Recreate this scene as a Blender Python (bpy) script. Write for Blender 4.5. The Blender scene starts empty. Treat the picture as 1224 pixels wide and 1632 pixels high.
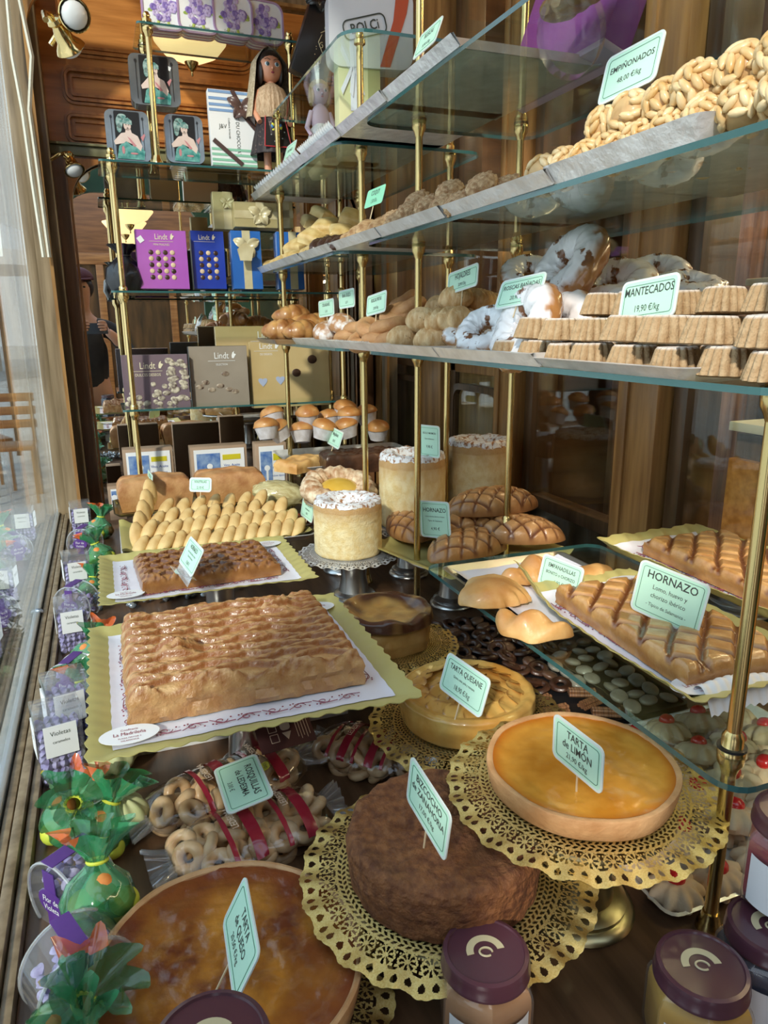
import bpy, bmesh, math, random
import numpy as np
from mathutils import Vector, Matrix, noise
PI = math.pi
random.seed(7)
S = bpy.context.scene
COL = S.collection
# ---------------------------------------------------------------- camera
FPX, EYE, PITCH, YAW, ROLL = 1155.0, 0.66, math.radians(14.6), math.radians(20.9), -math.radians(0.43)
fw = np.array([math.sin(YAW)*math.cos(PITCH), math.cos(YAW)*math.cos(PITCH), -math.sin(PITCH)])
r0 = np.array([math.cos(YAW), -math.sin(YAW), 0.0]); u0 = np.cross(r0, fw)
rt = math.cos(ROLL)*r0+math.sin(ROLL)*u0; up = -math.sin(ROLL)*r0+math.cos(ROLL)*u0
CP = np.array([0, 0, EYE])
cam = bpy.data.objects.new('camera', bpy.data.cameras.new('camera')); COL.objects.link(cam)
cam.matrix_world = Matrix(((rt[0], up[0], -fw[0], 0), (rt[1], up[1], -fw[1], 0), (rt[2], up[2], -fw[2], EYE), (0, 0, 0, 1)))
cam.data.sensor_fit = 'HORIZONTAL'; cam.data.sensor_width = 36; cam.data.lens = FPX/1224*36
cam.data.clip_start = 0.01; cam.data.clip_end = 200
S.camera = cam
def ray(x, y): return fw*FPX+rt*(x-612)-up*(y-816)
def onX(x, y, X): d = ray(x, y); return CP+d*(X/d[0])
def onY(x, y, Y): d = ray(x, y); return CP+d*(Y/d[1])
def onZ(x, y, Z): d = ray(x, y); return CP+d*((Z-EYE)/d[2])
# ---------------------------------------------------------------- world, sun, exposure
S.view_settings.view_transform = 'Standard'; S.view_settings.look = 'None'
S.view_settings.exposure = 0.0; S.view_settings.gamma = 1.0
try: S.view_settings.use_curve_mapping = False
except Exception: pass
W = bpy.data.worlds.new('sky'); S.world = W; W.use_nodes = True
nt = W.node_tree; bg = nt.nodes['Background']
tc = nt.nodes.new('ShaderNodeTexCoord'); sx = nt.nodes.new('ShaderNodeSeparateXYZ')
rmp = nt.nodes.new('ShaderNodeValToRGB')
nt.links.new(tc.outputs['Generated'], sx.inputs[0]); nt.links.new(sx.outputs['Z'], rmp.inputs[0]); nt.links.new(rmp.outputs[0], bg.inputs[0])
rmp.color_ramp.elements[0].position = 0.0; rmp.color_ramp.elements[0].color = (0.80, 0.86, 0.93, 1)
rmp.color_ramp.elements[1].position = 0.7; rmp.color_ramp.elements[1].color = (0.62, 0.80, 1.0, 1)
bg.inputs[1].default_value = 1.75
sun = bpy.data.objects.new('sun', bpy.data.lights.new('sun', 'SUN')); COL.objects.link(sun)
sun.data.energy = 3.6; sun.data.color = (1.0, 0.92, 0.80); sun.data.angle = math.radians(4)
sun.rotation_euler = Vector((0.60, 0.80, -0.577)).to_track_quat('-Z', 'Y').to_euler()
S.cycles.use_denoising = True
S.cycles.max_bounces = 10; S.cycles.transparent_max_bounces = 40; S.cycles.glossy_bounces = 6
S.cycles.sample_clamp_indirect = 6; S.cycles.caustics_reflective = False; S.cycles.caustics_refractive = False
# ---------------------------------------------------------------- materials
def nodes(name):
    m = bpy.data.materials.new(name); m.use_nodes = True
    n = m.node_tree.nodes; l = m.node_tree.links; b = n.get('Principled BSDF')
    return m, n, l, b
def mat(name, c1, c2=None, sc=20, rough=.6, metal=0, bump=0, bsc=None, coat=0, spec=.5, attr=None, c3=None, stretch=None, detail=4, emit=0, lo=.35, hi=.65, sub=0):
    """noise between two colours; attr = float attribute that drives a third colour; bump from a second noise"""
    m, n, l, b = nodes(name)
    b.inputs['Roughness'].default_value = rough; b.inputs['Metallic'].default_value = metal
    b.inputs['Coat Weight'].default_value = coat; b.inputs['Coat Roughness'].default_value = .15
    b.inputs['Specular IOR Level'].default_value = spec
    if sub: b.inputs['Subsurface Weight'].default_value = sub; b.inputs['Subsurface Radius'].default_value = (.01, .006, .003); b.inputs['Subsurface Scale'].default_value = .5
    t = n.new('ShaderNodeTexCoord'); mp = n.new('ShaderNodeMapping'); l.new(t.outputs['Object'], mp.inputs[0])
    if stretch: mp.inputs['Scale'].default_value = stretch
    out = None
    if c2 is not None:
        nz = n.new('ShaderNodeTexNoise'); nz.inputs['Scale'].default_value = sc; nz.inputs['Detail'].default_value = detail
        l.new(mp.outputs[0], nz.inputs['Vector'])
        r = n.new('ShaderNodeValToRGB'); r.color_ramp.elements[0].position = lo; r.color_ramp.elements[1].position = hi
        r.color_ramp.elements[0].color = (*c1, 1); r.color_ramp.elements[1].color = (*c2, 1)
        l.new(nz.outputs['Fac'], r.inputs[0]); out = r.outputs[0]
    if attr:
        a = n.new('ShaderNodeAttribute'); a.attribute_name = attr
        mx = n.new('ShaderNodeMix'); mx.data_type = 'RGBA'
        if out: l.new(out, mx.inputs[6])
        else: mx.inputs[6].default_value = (*c1, 1)
        mx.inputs[7].default_value = (*c3, 1); l.new(a.outputs['Fac'], mx.inputs[0]); out = mx.outputs[2]
    if out: l.new(out, b.inputs['Base Color'])
    else: b.inputs['Base Color'].default_value = (*c1, 1)
    if bump:
        nb = n.new('ShaderNodeTexNoise'); nb.inputs['Scale'].default_value = bsc or sc*3; nb.inputs['Detail'].default_value = 5
        l.new(mp.outputs[0], nb.inputs['Vector'])
        bp = n.new('ShaderNodeBump'); bp.inputs['Strength'].default_value = bump; bp.inputs['Distance'].default_value = .003
        l.new(nb.outputs['Fac'], bp.inputs['Height']); l.new(bp.outputs[0], b.inputs['Normal'])
    if emit:
        b.inputs['Emission Color'].default_value = (*c1, 1); b.inputs['Emission Strength'].default_value = emit
    return m
def thinglass(name, tint=(.93, .98, .96), gloss=1.0, ior=1.45, rough=0.0, milky=0.0, milk=(1, 1, 1)):
    """thin clear sheet: see-through with fresnel reflection"""
    m, n, l, b = nodes(name); n.remove(b); o = n['Material Output']
    tr = n.new('ShaderNodeBsdfTransparent'); tr.inputs[0].default_value = (*tint, 1)
    gl = n.new('ShaderNodeBsdfGlossy'); gl.inputs['Roughness'].default_value = rough; gl.inputs[0].default_value = (gloss, gloss, gloss, 1)
    fr = n.new('ShaderNodeFresnel'); fr.inputs[0].default_value = ior
    ge = n.new('ShaderNodeNewGeometry'); io = n.new('ShaderNodeMix'); io.inputs[2].default_value = ior; io.inputs[3].default_value = 1/ior
    l.new(ge.outputs['Backfacing'], io.inputs[0]); l.new(io.outputs[0], fr.inputs[0])
    mx = n.new('ShaderNodeMixShader'); l.new(fr.outputs[0], mx.inputs[0])
    src = tr.outputs[0]
    if milky:
        df = n.new('ShaderNodeBsdfDiffuse'); df.inputs[0].default_value = (*milk, 1)
        m2 = n.new('ShaderNodeMixShader'); m2.inputs[0].default_value = milky; l.new(tr.outputs[0], m2.inputs[1]); l.new(df.outputs[0], m2.inputs[2]); src = m2.outputs[0]
    l.new(src, mx.inputs[1]); l.new(gl.outputs[0], mx.inputs[2]); l.new(mx.outputs[0], o.inputs[0])
    return m
def wood(name, c1, c2, axis=1, sc=3.0, rough=.35, coat=.3):
    st = [14, 14, 14]; st[axis] = 1.2
    return mat(name, c1, c2, sc=sc, rough=rough, coat=coat, stretch=tuple(st), bump=.15, bsc=9, detail=6)
M = {}
M['oak_z'] = wood('oak upright', (.26, .125, .04), (.48, .26, .09), 2)
M['oak_x'] = wood('oak crosswise', (.25, .10, .028), (.44, .20, .06), 0)
M['panel_x'] = wood('polished panel', (.42, .155, .035), (.66, .28, .075), 0, rough=.3)
M['panel_z'] = wood('polished mould', (.32, .11, .025), (.50, .20, .05), 2, rough=.3)
M['jamb'] = wood('weathered oak', (.17, .115, .06), (.34, .25, .15), 2, rough=.5)
M['mirrorframe'] = wood('mahogany', (.12, .05, .022), (.24, .11, .05), 2)
M['dark_z'] = wood('dark oak', (.055, .03, .013), (.12, .065, .03), 2)
M['deck'] = wood('walnut deck', (.075, .035, .016), (.16, .08, .038), 1, rough=.42)
M['brass'] = mat('brass', (.66, .50, .22), rough=.22, metal=1)
M['brass2'] = mat('polished brass', (.80, .60, .28), rough=.12, metal=1)
M['steel'] = mat('brushed steel', (.62, .62, .62), (.75, .75, .74), sc=6, rough=.28, metal=1)
M['oldbrass'] = mat('dull brass', (.42, .36, .20), rough=.3, metal=1)
M['foil'] = mat('tray foil', (.74, .72, .70), (.92, .91, .90), sc=30, rough=.30, metal=.4, bump=.8, bsc=50)
M['glass'] = thinglass('shelf glass', (.90, .97, .94))
M['pane'] = thinglass('window glass', (.92, .96, .95), ior=1.36)
M['edge'] = mat('glass edge', (.035, .12, .12), rough=.1, coat=.5)
M['film'] = thinglass('clear film', (.96, .96, .96), rough=.08, ior=1.6)
M['acryl'] = thinglass('clear acrylic', (.95, .96, .98), rough=.03, ior=1.6, milky=.05)
M['mirror'] = mat('mirror silver', (.90, .89, .87), rough=.0, metal=1)
M['mint'] = mat('mint card', (.56, .86, .68), rough=.5)
M['mint2'] = mat('mint note', (.30, .72, .48), rough=.6)
M['ink'] = mat('dark ink', (.05, .06, .05), rough=.6)
M['inkgreen'] = mat('green ink', (.10, .25, .16), rough=.6)
M['white'] = mat('white paper', (.86, .86, .88), rough=.6)
M['lilacwhite'] = mat('greaseproof paper', (.80, .80, .90), rough=.55, bump=.2, bsc=50)
M['olive'] = mat('gold card', (.52, .46, .17), rough=.42, spec=.6)
M['red'] = mat('wine print', (.30, .03, .06), rough=.5)
M['black'] = mat('black', (.012, .012, .014), rough=.35)
M['silverdoily'] = mat('silver lace paper', (.62, .63, .68), rough=.4, metal=.5)
M['gold'] = mat('gold lace foil', (.80, .56, .17), (.92, .72, .30), sc=90, rough=.32, metal=.9, bump=.4, bsc=300)
M['yellow'] = mat('yellow sticker', (.75, .68, .06), rough=.4)
M['wood_pick'] = mat('pick', (.75, .60, .38), rough=.6)
# ---------------------------------------------------------------- geometry helpers: every shape is (V, F)
def join(*gs):
    V = []; F = []; k = 0
    for v, f in gs:
        V += [tuple(p) for p in v]; F += [tuple(i+k for i in q) for q in f]; k += len(v)
    return V, F
def xf(g, loc=(0, 0, 0), rot=(0, 0, 0), sc=(1, 1, 1), order='XYZ'):
    from mathutils import Euler
    R = Euler(rot, order).to_matrix(); L = Vector(loc)
    return [tuple(R @ Vector((p[0]*sc[0], p[1]*sc[1], p[2]*sc[2])) + L) for p in g[0]], g[1]
def surf(f, nu, nv, wu=False, wv=False):
    """grid surface from f(i/nu, j/nv)"""
    a = nu if wu else nu+1; b = nv if wv else nv+1
    V = [f(i/nu, j/nv) for i in range(a) for j in range(b)]
    F = [(i*b+j, ((i+1) % a)*b+j, ((i+1) % a)*b+(j+1) % b, i*b+(j+1) % b) for i in range(nu) for j in range(nv)]
    return V, F
def lathe(prof, n=24, mod=None):
    """profile [(r, z)] turned about z; mod(angle, k) scales the radius"""
    V = []; F = []; m = len(prof)
    for i in range(n):
        a = 2*PI*i/n
        for k, (r, z) in enumerate(prof):
            q = r*(mod(a, k) if mod else 1); V.append((q*math.cos(a), q*math.sin(a), z))
    for i in range(n):
        for k in range(m-1):
            F.append((i*m+k, ((i+1) % n)*m+k, ((i+1) % n)*m+k+1, i*m+k+1))
    return V, F
def box(x, y, z, b=0.0, seg=2):
    """box standing on z=0, centred in x and y, bevelled"""
    bm = bmesh.new(); bmesh.ops.create_cube(bm, size=1)
    for v in bm.verts: v.co = Vector((v.co.x*x, v.co.y*y, (v.co.z+.5)*z))
    if b > 0: bmesh.ops.bevel(bm, geom=bm.edges[:], offset=min(b, x*.45, y*.45, z*.45), segments=seg, affect='EDGES', profile=.6)
    bm.verts.index_update(); V = [tuple(v.co) for v in bm.verts]; F = [tuple(v.index for v in f.verts) for f in bm.faces]; bm.free()
    return V, F
def bx(x0, x1, y0, y1, z0, z1, b=0.0):
    return xf(box(x1-x0, y1-y0, z1-z0, b), ((x0+x1)/2, (y0+y1)/2, z0))
def tube(pts, r, n=8, caps=True):
    P = [Vector(p) for p in pts]; V = []; F = []; up_ = Vector((0, 0, 1))
    R = r if isinstance(r, (list, tuple)) else [r]*len(P); prev = None
    for i, p in enumerate(P):
        d = (P[min(i+1, len(P)-1)]-P[max(i-1, 0)]).normalized()
        a = prev if prev is not None else (Vector((1, 0, 0)) if abs(d.z) > .9 else up_)
        s = d.cross(a).normalized(); t = s.cross(d).normalized(); prev = t
        for k in range(n):
            g = 2*PI*k/n; V.append(tuple(p+(s*math.cos(g)+t*math.sin(g))*R[i]))
    for i in range(len(P)-1):
        for k in range(n): F.append((i*n+k, i*n+(k+1) % n, (i+1)*n+(k+1) % n, (i+1)*n+k))
    if caps: F.append(tuple(range(n-1, -1, -1))); F.append(tuple(range((len(P)-1)*n, len(P)*n)))
    return V, F
def ball(rx, ry, rz, nu=16, nv=12, disp=None, flat=None):
    """ellipsoid; disp(x,y,z unit)->radius factor; flat = bottom cut height as fraction of rz"""
    def f(u, v):
        a = 2*PI*u; b = PI*(v-.5); x, y, z = math.cos(b)*math.cos(a), math.cos(b)*math.sin(a), math.sin(b)
        q = disp(x, y, z) if disp else 1
        zz = z*rz*q
        if flat is not None: zz = max(zz, -flat*rz)
        return (x*rx*q, y*ry*q, zz)
    return surf(f, nu, nv, wu=True)
def torus(R, r, nu=24, nv=10, sz=1.0, disp=None):
    def f(u, v):
        a, b = 2*PI*u, 2*PI*v; q = r*(disp(a, b) if disp else 1)
        return ((R+q*math.cos(b))*math.cos(a), (R+q*math.cos(b))*math.sin(a), q*math.sin(b)*sz)
    return surf(f, nu, nv, True, True)
def prism(out, h):
    """outline in xy extruded from z=0 to h"""
    n = len(out); V = [(x, y, 0) for x, y in out]+[(x, y, h) for x, y in out]
    return V, [tuple(range(n-1, -1, -1)), tuple(range(n, 2*n))]+[(i, (i+1) % n, n+(i+1) % n, n+i) for i in range(n)]
def rrect(w, h, r, n=5):
    o = []
    for cx, cy, a0 in ((w/2-r, h/2-r, 0), (-w/2+r, h/2-r, 90), (-w/2+r, -h/2+r, 180), (w/2-r, -h/2+r, 270)):
        for k in range(n+1):
            a = math.radians(a0+90*k/n); o.append((cx+r*math.cos(a), cy+r*math.sin(a)))
    return o
def ringstrip(o1, o2, h):
    """flat frame between two outlines of equal count, thickness h"""
    n = len(o1); V = [(x, y, z) for z in (0, h) for o in (o1, o2) for x, y in o]; F = []
    for i in range(n):
        j = (i+1) % n
        F += [(i, j, n+j, n+i), (2*n+i, 3*n+i, 3*n+j, 2*n+j), (i, 2*n+i, 2*n+j, j), (n+i, n+j, 3*n+j, 3*n+i)]
    return V, F
def upright(g): return xf(g, rot=(PI/2, 0, 0))      # xy drawing -> stands in xz, faces -y
NZ = lambda x, y, z, s=1.0: noise.noise(Vector((x*s, y*s, z*s)))
_tx = {}
def text(s, size, bold=0.0, sx=.86):
    bold *= 1.2
    k = (s, bold)
    if k not in _tx:
        c = bpy.data.curves.new('lettering', 'FONT'); c.body = s; c.size = 1; c.align_x = 'CENTER'; c.align_y = 'CENTER'; c.offset = bold; c.resolution_u = 2
        o = bpy.data.objects.new('lettering', c); COL.objects.link(o)
        me = bpy.data.meshes.new_from_object(o)
        _tx[k] = ([tuple(v.co) for v in me.vertices], [tuple(p.vertices) for p in me.polygons])
        bpy.data.objects.remove(o); bpy.data.curves.remove(c); bpy.data.meshes.remove(me)
    return xf(_tx[k], sc=(size*sx, size, size))
# ---------------------------------------------------------------- object helpers
def obj(name, g, m, parent=None, loc=(0, 0, 0), rot=(0, 0, 0), smooth=True, bake_shade=None, order=None, label=None, kind=None):
    me = bpy.data.meshes.new(name); me.from_pydata([tuple(map(float, v)) for v in g[0]], [], [list(map(int, f)) for f in g[1]]); me.update()
    ms = m if isinstance(m, (list, tuple)) else [m]
    for q in ms: me.materials.append(q)
    if smooth:
        me.polygons.foreach_set('use_smooth', [True]*len(me.polygons))
        try: me.set_sharp_from_angle(angle=math.radians(45 if smooth is True else smooth))
        except Exception: pass
    if bake_shade is not None:
        a = me.attributes.new('bake_shade', 'FLOAT', 'POINT'); a.data.foreach_set('value', [float(b) for b in bake_shade])
    o = bpy.data.objects.new(name, me); COL.objects.link(o); o.parent = parent; o.location = tuple(map(float, loc))
    if order: o.rotation_mode = order
    o.rotation_euler = rot
    if label: o['label'] = label
    if kind: o['kind'] = kind
    return o
def tag(o, label, cat, group=None, kind=None):
    o['label'] = label; o['category'] = cat
    if group: o['group'] = group
    if kind: o['kind'] = kind
    return o
def thing(name, label, cat, loc=(0, 0, 0), rz=0, group=None, rot=None):
    o = bpy.data.objects.new(name, None); COL.objects.link(o); o.location = tuple(map(float, loc)); o.rotation_euler = rot or (0, 0, rz); o.empty_display_size = .02
    return tag(o, label, cat, group)
def struct(name, g, m, parent=None, **k):
    o = obj(name, g, m, parent, **k)
    if parent is None: o['kind'] = 'structure'
    return o
def dup(root, loc, rot=None, label=None, group=None, sc=None):
    r = root.copy(); COL.objects.link(r); r.location = tuple(map(float, loc))
    if rot is not None: r.rotation_euler = rot if isinstance(rot, (tuple, list)) else (0, 0, rot)
    if label: r['label'] = label
    if group: r['group'] = group
    if sc: r.scale = (sc, sc, sc) if isinstance(sc, (int, float)) else sc
    for ch in list(root.children):
        c = ch.copy(); COL.objects.link(c); c.parent = r
        for g in list(ch.children):
            d = g.copy(); COL.objects.link(d); d.parent = c
    return r
class Kind:
    """builds the first of a kind once, later ones are copies"""
    def __init__(s, make): s.make = make; s.first = None
    def put(s, loc, rot=(0, 0, 0), label=None, group=None, sc=1.0):
        if not isinstance(rot, (tuple, list)): rot = (0, 0, rot)
        if s.first is None:
            o = s.first = s.make(); o.location = tuple(map(float, loc)); o.rotation_euler = rot
            o.scale = (sc,)*3 if isinstance(sc, (int, float)) else sc
            if label: o['label'] = label
            if group: o['group'] = group
            return o
        return dup(s.first, loc, rot, label, group, sc)
# ---------------------------------------------------------------- setting
PX = 1.05            # partition plane
MY = 2.85            # mirror plane
struct('floor', bx(-.14, PX+.1, .02, MY+.02, -.05, 0), M['deck'])
struct('ground', bx(-40, -.25, -6, 60, -.80, -.75), mat('street paving', (.52, .50, .47), (.66, .64, .60), sc=1.5, rough=.8))
struct('floor_shop', bx(-.25, 4, -6, 6, -.80, -.75), mat('shop floor', (.20, .16, .12), (.30, .24, .18), sc=3, rough=.4))
wall_low = struct('wall_low', bx(-.22, PX, .0, MY, -.75, -.05), M['dark_z'])
M['green'] = mat('green shopfront', (.02, .075, .06), (.035, .11, .085), sc=5, rough=.4)
def archpts(x0, x1, z0, z1, r, w, n=10):
    i = [(x0, z0)]; o = [(x0-w, z0)]
    for k in range(n+1):
        a = PI-PI/2*k/n; i.append((x0+r+r*math.cos(a), z1-r+r*math.sin(a))); o.append((x0-w, z1-r+(w+r)*k/(n/2)) if k < n/2 else (x0-w+(w+r)*(k-n/2)/(n/2), z1+w))
    for k in range(n+1):
        a = PI/2-PI/2*k/n; i.append((x1-r+r*math.cos(a), z1-r+r*math.sin(a))); o.append((x1+w-(w+r)*(1-k/(n/2)), z1+w) if k < n/2 else (x1+w, z1+w-(w+r)*(k-n/2)/(n/2)))
    i.append((x1, z0)); o.append((x1+w, z0))
    return i, o
def archframe(x0, x1, z0, z1, r, w, y, t):
    i, o = archpts(x0, x1, z0, z1, r, w); n = len(i)
    V = [(p[0], y+dy, p[1]) for dy in (0, t) for q in (i, o) for p in q]; F = []
    for a in range(n-1):
        b = a+1
        F += [(a, b, n+b, n+a), (2*n+a, 3*n+a, 3*n+b, 2*n+b), (a, 2*n+a, 2*n+b, b), (n+a, n+b, 3*n+b, 3*n+a)]
    return V, F
struct('wall_far', bx(-.195, 1.2, MY+.02, MY+.06, -.75, 2.2), M['panel_x'])
mr = obj('wall_mirror', bx(-.06, 1.02, MY, MY+.012, 0, 1.21), M['mirror'], smooth=False)
tag(mr, 'large arched wall mirror closing the far end of the window', 'mirror')
obj('frame', archframe(-.045, .99, 0, 1.20, .13, .045, MY-.03, .03), M['mirrorframe'], mr)
obj('frame_bead', archframe(-.035, .98, 0, 1.19, .13, .008, MY-.035, .02), M['panel_z'], mr)
struct('trim_1', join(bx(-.10, 1.05, MY-.04, MY+.02, 1.205, 1.235, .004), bx(-.10, 1.05, MY-.05, MY+.02, 1.235, 1.243, .002)), mat('bronze rail', (.18, .17, .08), (.28, .24, .11), sc=8, rough=.35))
def wallpanel(x0, x1, z0, z1, r):
    w, h = x1-x0, z1-z0
    g = []
    for k, (a, t) in enumerate(((0, .010), (.010, .016), (.026, .008))):
        g.append(ringstrip(rrect(w-2*a, h-2*a, max(r-a, .004)), rrect(w-2*a-.016, h-2*a-.016, max(r-a-.008, .003)), t))
    return xf(upright(join(*g)), ((x0+x1)/2, MY+.02, (z0+z1)/2))
for k, (z0, z1, r) in enumerate(((1.25, 1.352, .03), (1.372, 1.488, .035), (1.515, 1.98, .06))):
    struct('trim_%d' % (k+2), wallpanel(-.035+.004*k, .62, z0, z1, r), M['panel_z'])
    struct('trim_%d' % (k+5), wallpanel(.66, 1.0, z0, z1, r), M['panel_z'])
pass
struct('ceiling', bx(-.2, PX+.05, .35, MY+.06, 2.1, 2.14), M['panel_x'])
# left window: pane, sill rails, corner jamb with moulded arch
win = struct('window_1', bx(-.196, -.191, .0, 2.75, .02, 2.1), M['pane'], smooth=False)
struct('trim_8', join(bx(-.208, -.184, 0, 2.75, -.05, .028, .003)), mat('pale metal rail', (.60, .66, .68), (.72, .76, .78), sc=12, rough=.25, metal=.8))
for k, (a, b, h) in enumerate(((-.182, -.170, .02), (-.168, -.155, .024), (-.153, -.141, .016))):
    struct('trim_%d' % (9+k), bx(a, b, 0, 2.75, -.03, h, .003), M['jamb'])
struct('trim_12', join(bx(-.190, -.150, 2.70, 2.87, -.05, 2.1, .008), bx(-.152, -.118, 2.73, 2.87, -.05, 2.1, .006), bx(-.120, -.085, 2.77, 2.87, -.05, 2.1, .006)), M['jamb'])
struct('trim_13', archframe(-.115, 1.02, .0, 1.66, .17, .04, 2.62, .06), M['jamb'])
struct('trim_14', archframe(-.108, 1.013, .0, 1.653, .165, .010, 2.61, .02), M['oak_z'])
# strips of tiny lights taped up the corner
for k, dx in enumerate((0, .022)):
    pts = []
    for px, py in ((70+dx*400, 410), (52+dx*500, 290), (36+dx*500, 175), (20+dx*1400, 90), (12+dx*900, 0), (10+dx*800, -60)): pts.append(onY(px, py, 2.58))
    g = join(*[xf(box(.012, .004, .005, .001), tuple(Vector(pts[i]).lerp(Vector(pts[i+1]), t/8)), (0, 0, 0), (1, 1, 4)) for i in range(5) for t in range(8)])
    tag(obj('light_strip', tube(pts, .006, 4), mat('pale tape %d' % k, (.62, .60, .50), (.70, .66, .56), sc=90, rough=.5)), ('pale beaded light strip up the window corner, outer one' if k == 0 else 'pale beaded light strip up the window corner, inner one'), 'light strip')
# green shopfront arch around the camera's own pane
struct('wall_front', archframe(-.17, .76, -.75, 1.54, .25, .36, -.01, .05), mat('green shopfront', (.02, .075, .06), (.035, .11, .085), sc=5, rough=.4))
# partition between window and shop: posts, panes, low panels
def yX(px, py, X=PX): return float(onX(px, py, X)[1])
posts = [((1042, 700), (987, 700), .10), ((815, 700), (788, 700), .09), ((702, 600), (668, 600), .09), ((607, 600), (590, 600), .09)]
ys = []
for k, (a, b, d) in enumerate(posts):
    y0, y1 = yX(*a), yX(*b); ys.append((y0, y1))
    struct('trim_%d' % (20+k), join(bx(PX, PX+d, y0, y1, -.05, 2.1, .002), bx(PX-.006, PX+.012, y1-.022, y1+.004, -.05, 2.1, .003), bx(PX+.004, PX+.02, y1+.003, y1+.022, -.05, 2.1, .003)), M['oak_z'])
    struct('trim_%d' % (30+k), bx(PX+.03, PX+d+.02, y0-.05, y0-.012, -.05, 2.1, .003), M['dark_z'])  # dark strip puts the shaded near side of the post into colour
yy = [-.2]+[v for p in ys for v in p]+[MY]
for k in range(0, len(yy)-1, 2):
    struct('window_%d' % (2+k//2), bx(PX+.04, PX+.044, yy[k], yy[k+1], .0, 2.1), M['pane'], smooth=False)
for k, (a, b) in enumerate(((ys[0][1], ys[1][0]), (ys[1][1], ys[2][0]), (ys[2][1], ys[3][0]), (ys[3][1], MY))):
    zt = .20 if k == 0 else .54
    struct('wall_panel_%d' % (k+1), join(bx(PX+.045, PX+.075, a, b, -.75, zt, .002), bx(PX+.03, PX+.08, a, b, zt-.035, zt, .004)), M['dark_z'] if k != 1 else M['oak_z'])
    if k in (1, 2):
        g = ringstrip(rrect(b-a-.05, .34, .05), rrect(b-a-.09, .30, .035), .02)
        struct('trim_%d' % (40+k), xf(g, (PX+.045, (a+b)/2, .30), (PI/2, 0, -PI/2)), M['dark_z'])
# shop beyond
sw = mat('shop wall', (.06, .03, .014), (.13, .065, .03), sc=2, rough=.5, stretch=(1, 1, 6))
struct('wall_shop', bx(3.4, 3.45, -3, 4.5, -.75, 2.4), sw)
struct('wall_shop_end', bx(1.1, 3.45, 3.6, 3.65, -.75, 2.4), sw)
struct('ceiling_shop', bx(1.15, 3.45, -1, 3.65, 2.3, 2.34), mat('cream ceiling', (.50, .42, .28), (.58, .50, .34), sc=2))
struct('wall_porch', bx(-.85, 3.4, -3.3, -3.2, 1.35, 2.9), wood('porch panel', (.15, .06, .02), (.27, .115, .04), 0))
struct('wall_porch_low', bx(-.85, 3.4, -3.3, -3.21, -.75, 1.35), mat('porch dark', (.05, .035, .02), (.16, .085, .035), sc=2.2, rough=.25, coat=.5, stretch=(4, 1, .7)))
struct('trim_50', join(*[bx(-.7+.75*k, -.62+.75*k, -3.2, -3.15, -.75, 1.35, .01) for k in range(6)], bx(-.85, 3.4, -3.2, -3.14, 1.30, 1.42, .01)), M['oak_x'])
# ---------------------------------------------------------------- racks
def pole(parent, x, y, z0, z1, cols, finial=True, r=.0075, mt='brass'):
    g = [tube([(0, 0, z0), (0, 0, z1)], r, 14), lathe([(0, z0+.022), (r*1.2, z0+.022), (r*1.5, z0+.012), (r*1.9, z0+.006), (r*2.0, z0), (0, z0)], 16)]
    if finial: g.append(lathe([(r, z1-.012), (r*1.7, z1-.008), (r*1.7, z1), (r*1.1, z1+.004), (r*1.3, z1+.010), (r*.8, z1+.018), (0, z1+.020)], 16))
    p = obj('pole', join(*g), M[mt], parent, (x, y, 0))
    for z in cols:
        prof = [(r, z-.034), (r*1.35, z-.026), (r*1.8, z-.020), (r*1.9, z-.012), (r*1.9, z-.005), (r*1.5, z-.002), (r*1.5, z+.010), (r, z+.016)]
        obj('collar', lathe(prof, 16), M[mt], p)
        obj('washer', lathe([(r, z-.004), (r*2.0, z-.004), (r*2.0, z-.001), (r, z-.001)], 16), M['black'], p)
    return p
def gshelf(parent, x0, x1, y0, y1, z, r=.04, t=.007):
    g = prism(rrect(x1-x0, y1-y0, r), t); o = obj('glass_shelf', g, [M['glass'], M['edge']], parent, ((x0+x1)/2, (y0+y1)/2, z-t), smooth=False)
    for i, p in enumerate(o.data.polygons): p.material_index = 0 if i < 2 else 1
    return o
XF = .538; ZD, ZA, ZB, ZC, ZT = .212, .603, .822, 1.052, 1.262
near = thing('shelf_rack', 'nearer brass and glass shelf rack along the shop partition, under the almond cakes', 'shelf rack')
pole(near, .577, .497, 0, 1.9, (ZD+.02, ZA, ZB, ZC)); pole(near, .635, 1.452, 0, 1.9, (ZA, ZB, ZC)); pole(near, .842, 1.41, 0, 1.9, (ZD, ZA, ZB, ZC)); pole(near, .90, .49, 0, 1.9, (ZD, ZA, ZB, ZC))
gshelf(near, XF, .93, .455, 1.20, ZD, .03)
for z in (ZA, ZB, ZC): gshelf(near, XF, .93, .455, 1.52, z)
far = thing('shelf_rack', 'farther brass and glass shelf rack along the partition, with rounded top shelf', 'shelf rack')
pole(far, .600, 1.70, 0, ZT, (ZA, ZB, ZC)); pole(far, .820, 1.69, 0, ZT, (ZA, ZB, ZC)); pole(far, .562, 2.345, 0, ZT, (ZA, ZB, ZC)); pole(far, .82, 2.345, 0, ZT, (ZA, ZB, ZC))
for z in (ZA, ZB, ZC): gshelf(far, .53, .90, 1.67, 2.378, z)
gshelf(far, .545, .88, 1.63, 2.378, ZT, .06)
S1, S2, S3, S4 = .405, .760, 1.12, 1.482
end = thing('shelf_rack', 'shelf rack in front of the far mirror holding chocolate boxes and tins', 'shelf rack')
for x, y in ((.085, 2.41), (.085, 2.60), (.775, 2.41), (.785, 2.60)): pole(end, x, y, 0, S3+.015, (S1, S2, S3), r=.0085, mt='brass2')
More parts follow.
